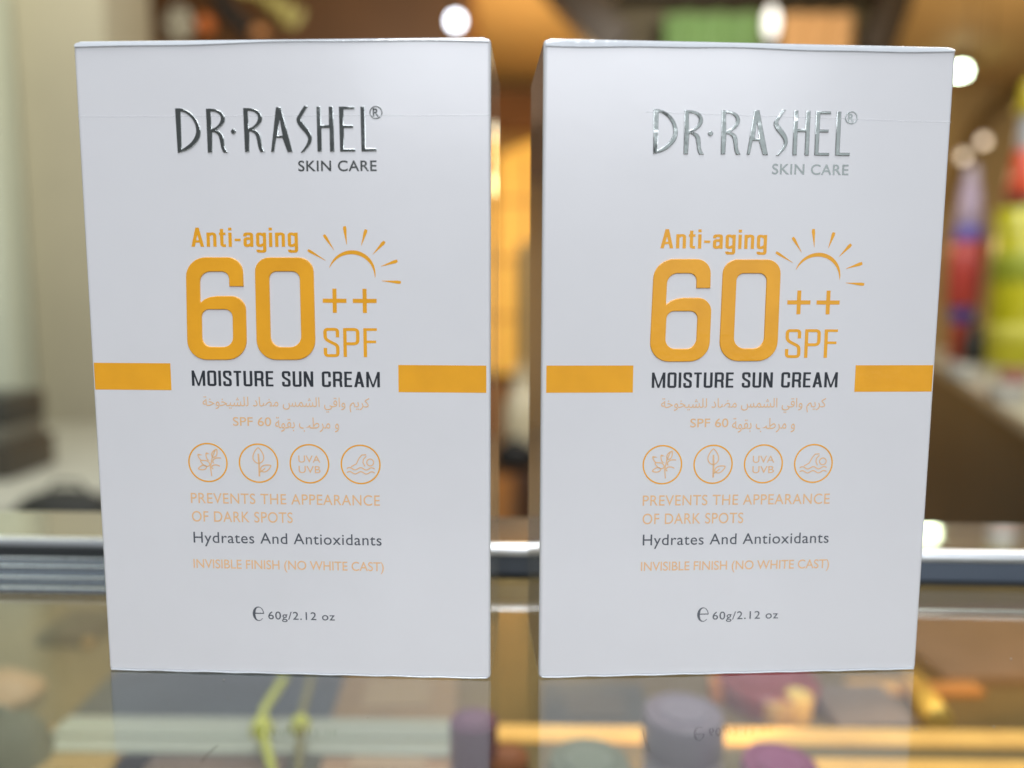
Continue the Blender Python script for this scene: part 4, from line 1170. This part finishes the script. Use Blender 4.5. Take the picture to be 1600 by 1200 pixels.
# cabinet with cream urn and black bag, gap centre
ctop = at_y(800, 738, 3.0)
t = thing('wooden_cabinet', 'orange and dark brown wooden cabinet low in the gap between the boxes', 'cabinet', (at_y(820, 738, 3.0).x, 3.15, FL))
ch = ctop.z - FL
MB().box((0, 0, ch / 2), (0.40, 0.30, ch), bevel=.006).build('cabinet_body', plain('dark_brown_wood', (0.085, 0.035, 0.012), .45), t, 40)
xa = at_y(780, 738, 3.0).x - at_y(820, 738, 3.0).x
xb = at_y(802, 738, 3.0).x - at_y(820, 738, 3.0).x
MB().box(((xa + xb) / 2 - .02, -.156, ch / 2), (xb - xa + .04, .012, ch - .02), bevel=.002).build('cabinet_door', plain('orange_wood', (0.50, 0.20, 0.045), .4), t, 40)
MB().box((xb - .012, -.166, ch * .6), (.006, .010, .10)).build('handle', M['alu'], t)
t = thing('cream_urn', 'cream urn shining pale on the cabinet in the gap', 'urn', (at_y(816, 700, 3.15).x, 3.17, ctop.z))
MB().lathe([(.03, 0), (.05, .01), (.072, .08), (.085, .17), (.080, .25), (.055, .31), (.035, .35), (.05, .38)], n=32).build('urn_body', plain('cream_glaze', (0.85, 0.76, 0.52), .25, coat=.6), t, 60)
MB().lathe([(.052, .381), (.03, .40), (.012, .415), (.014, .43)], n=24).build('urn_lid', plain('cream_glaze_lid', (0.70, 0.58, 0.36), .3), t, 60)
t = thing('shoulder_bag', 'black bag standing on the cabinet in front of the cream urn', 'bag', (at_y(806, 735, 3.05).x, 3.05, ctop.z))
MB().blob((0, 0, .055), (.095, .035, .060), 3, .03, 6).build('bag_body', plain('black_leather', (0.010, 0.009, 0.008), .5), t, 80)
MB().tube([(-.04, 0, .10), (-.02, 0, .125), (.02, 0, .125), (.04, 0, .10)], .005).build('bag_handle', plain('black_leather_strap', (0.010, 0.009, 0.008), .5), t, 80)

# ------------------------------------------------------------------ second counter and the bottles, right
HZ = -0.04
e0 = at_z(1640, 680, HZ); e1 = at_z(1470, 575, HZ)
dv = (e1 - e0); dv.z = 0
dn = dv.normalized()
e1 = e1 + dn * 0.6
e0 = e0 - dn * 0.25
nx = Vector((dn.y, -dn.x, 0))
t = thing('second_counter', 'dark brown counter with pale top running away behind the right box', 'counter', ((e0 + e1) / 2 + nx * .3) * 1)
t.location.z = FL
t.rotation_euler = (0, 0, math.atan2(dn.y, dn.x))
L = (e1 - e0).length
MB().box((0, 0, (HZ - FL - .016) / 2), (L - .01, .58, HZ - FL - .018), bevel=.004).build('counter_body', plain('dark_brown_panel', (0.048, 0.040, 0.027), .45, vary=.15, vscale=3), t, 40)
MB().box((0, 0, HZ - FL - .008), (L, .60, .016), bevel=.003).build('counter_top', plain('pale_worktop', (0.40, 0.37, 0.28), .3), t, 40)


def bottle(label, px, py, prof_body, sections, r, H, group=None, squash=1.0, marks=()):
    p = at_z(px, py, HZ)
    t = thing('tall_bottle', label, 'bottle', (p.x, p.y, HZ))
    for nm, z0, z1, r0, r1, col in sections:
        e = min(.004, (z1 - z0) * .1)
        MB().lathe([(r * r0 * .93, z0 * H + .0005), (r * r0, z0 * H + e), (r * (r0 + r1) / 2, (z0 + z1) / 2 * H), (r * r1, z1 * H - e), (r * r1 * .93, z1 * H - .0005)], n=28, squash=squash).build(
            nm, plain('bottle_' + nm, col, .3, coat=.4), t, 50)
    for z, hh, cl in marks:
        MB().lathe([(r * 1.005, z * H), (r * 1.02, z * H + .001), (r * 1.02, (z + hh) * H), (r * 1.005, (z + hh) * H + .001)], n=28).build('bottle_label', plain('bottle_label_paper', cl, .5), t, 50)
    return t


d1 = at_z(1500, 562, HZ).y
bottle('tall red bottle with blue bands and lavender upper part beside the right box', 1498, 562, None, (
    ('bottle_foot', 0, .20, .62, .66, (0.42, 0.04, 0.02)), ('blue_ring', .20, .28, .80, .80, (0.08, 0.06, 0.30)),
    ('bottle_body', .28, .62, 1.0, 1.05, (0.60, 0.07, 0.05)), ('blue_band', .62, .70, .90, .85, (0.14, 0.12, 0.50)),
    ('bottle_shoulder', .70, .92, .85, .55, (0.52, 0.40, 0.50)), ('bottle_cap', .92, 1.0, .45, .42, (0.55, 0.45, 0.50))), 0.030, 0.375)
bottle('big yellow green bottle with orange red collar and pale cap at right edge', 1584, 572, None, (
    ('bottle_body', 0, .56, 1.0, 1.0, (0.52, 0.48, 0.01)), ('dark_neck', .56, .60, .62, .62, (0.06, 0.01, 0.01)),
    ('red_collar', .60, .76, .72, .55, (0.75, 0.10, 0.04)), ('pale_band', .76, .88, .50, .42, (0.48, 0.50, 0.52)),
    ('bottle_cap', .88, 1.0, .62, .40, (0.60, 0.48, 0.02))), 0.047, 0.50, marks=((.10, .05, (0.62, 0.58, 0.08)), (.30, .10, (0.30, 0.34, 0.02)), (.47, .025, (0.66, 0.62, 0.08))))
bottle('short dark grey bottle between the red and the yellow green bottle', 1520, 566, None, (
    ('bottle_body', 0, .7, 1.0, .9, (0.035, 0.035, 0.03)), ('bottle_cap', .7, 1.0, .5, .5, (0.05, 0.05, 0.04))), 0.022, 0.075)


def pot(label, px, py, r, h, col):
    p = at_z(px, py, HZ)
    t = thing('cream_pot', label, 'pot', (p.x, p.y, HZ))
    MB().lathe([(r * .85, 0), (r, h * .2), (r, h * .6)], n=24).build('pot_body', plain('pot_plastic', col, .3), t, 50)
    MB().lathe([(r * 1.05, h * .6), (r * 1.05, h * .95), (r * .9, h)], n=24).build('lid', plain('pot_lid', tuple(c * .9 for c in col), .3), t, 50)


pot('small white pot in front of the red bottle', 1500, 590, .020, .020, (0.50, 0.50, 0.44))
pot('white pot at the edge in front of the yellow green bottle', 1572, 625, .020, .018, (0.52, 0.50, 0.44))
pot('pink pot beside the yellow green bottle foot', 1584, 597, .018, .018, (0.40, 0.14, 0.14))

# arch moulding on the tan wall at right
ar = thing('arch_moulding', 'brown arched moulding on the tan wall above the bottles', 'moulding', at_y(1620, 330, 5.95))
o0 = at_y(1620, 330, 5.95)
MB().tube([at_y(1620 - 125 * math.cos(a), 330 - 190 * math.sin(a), 5.95) - o0 for a in [math.pi * k / 28 for k in range(29)]], .055, 8).build('arch_trim', plain('brown_trim', (0.20, 0.12, 0.035), .6), ar, 60)
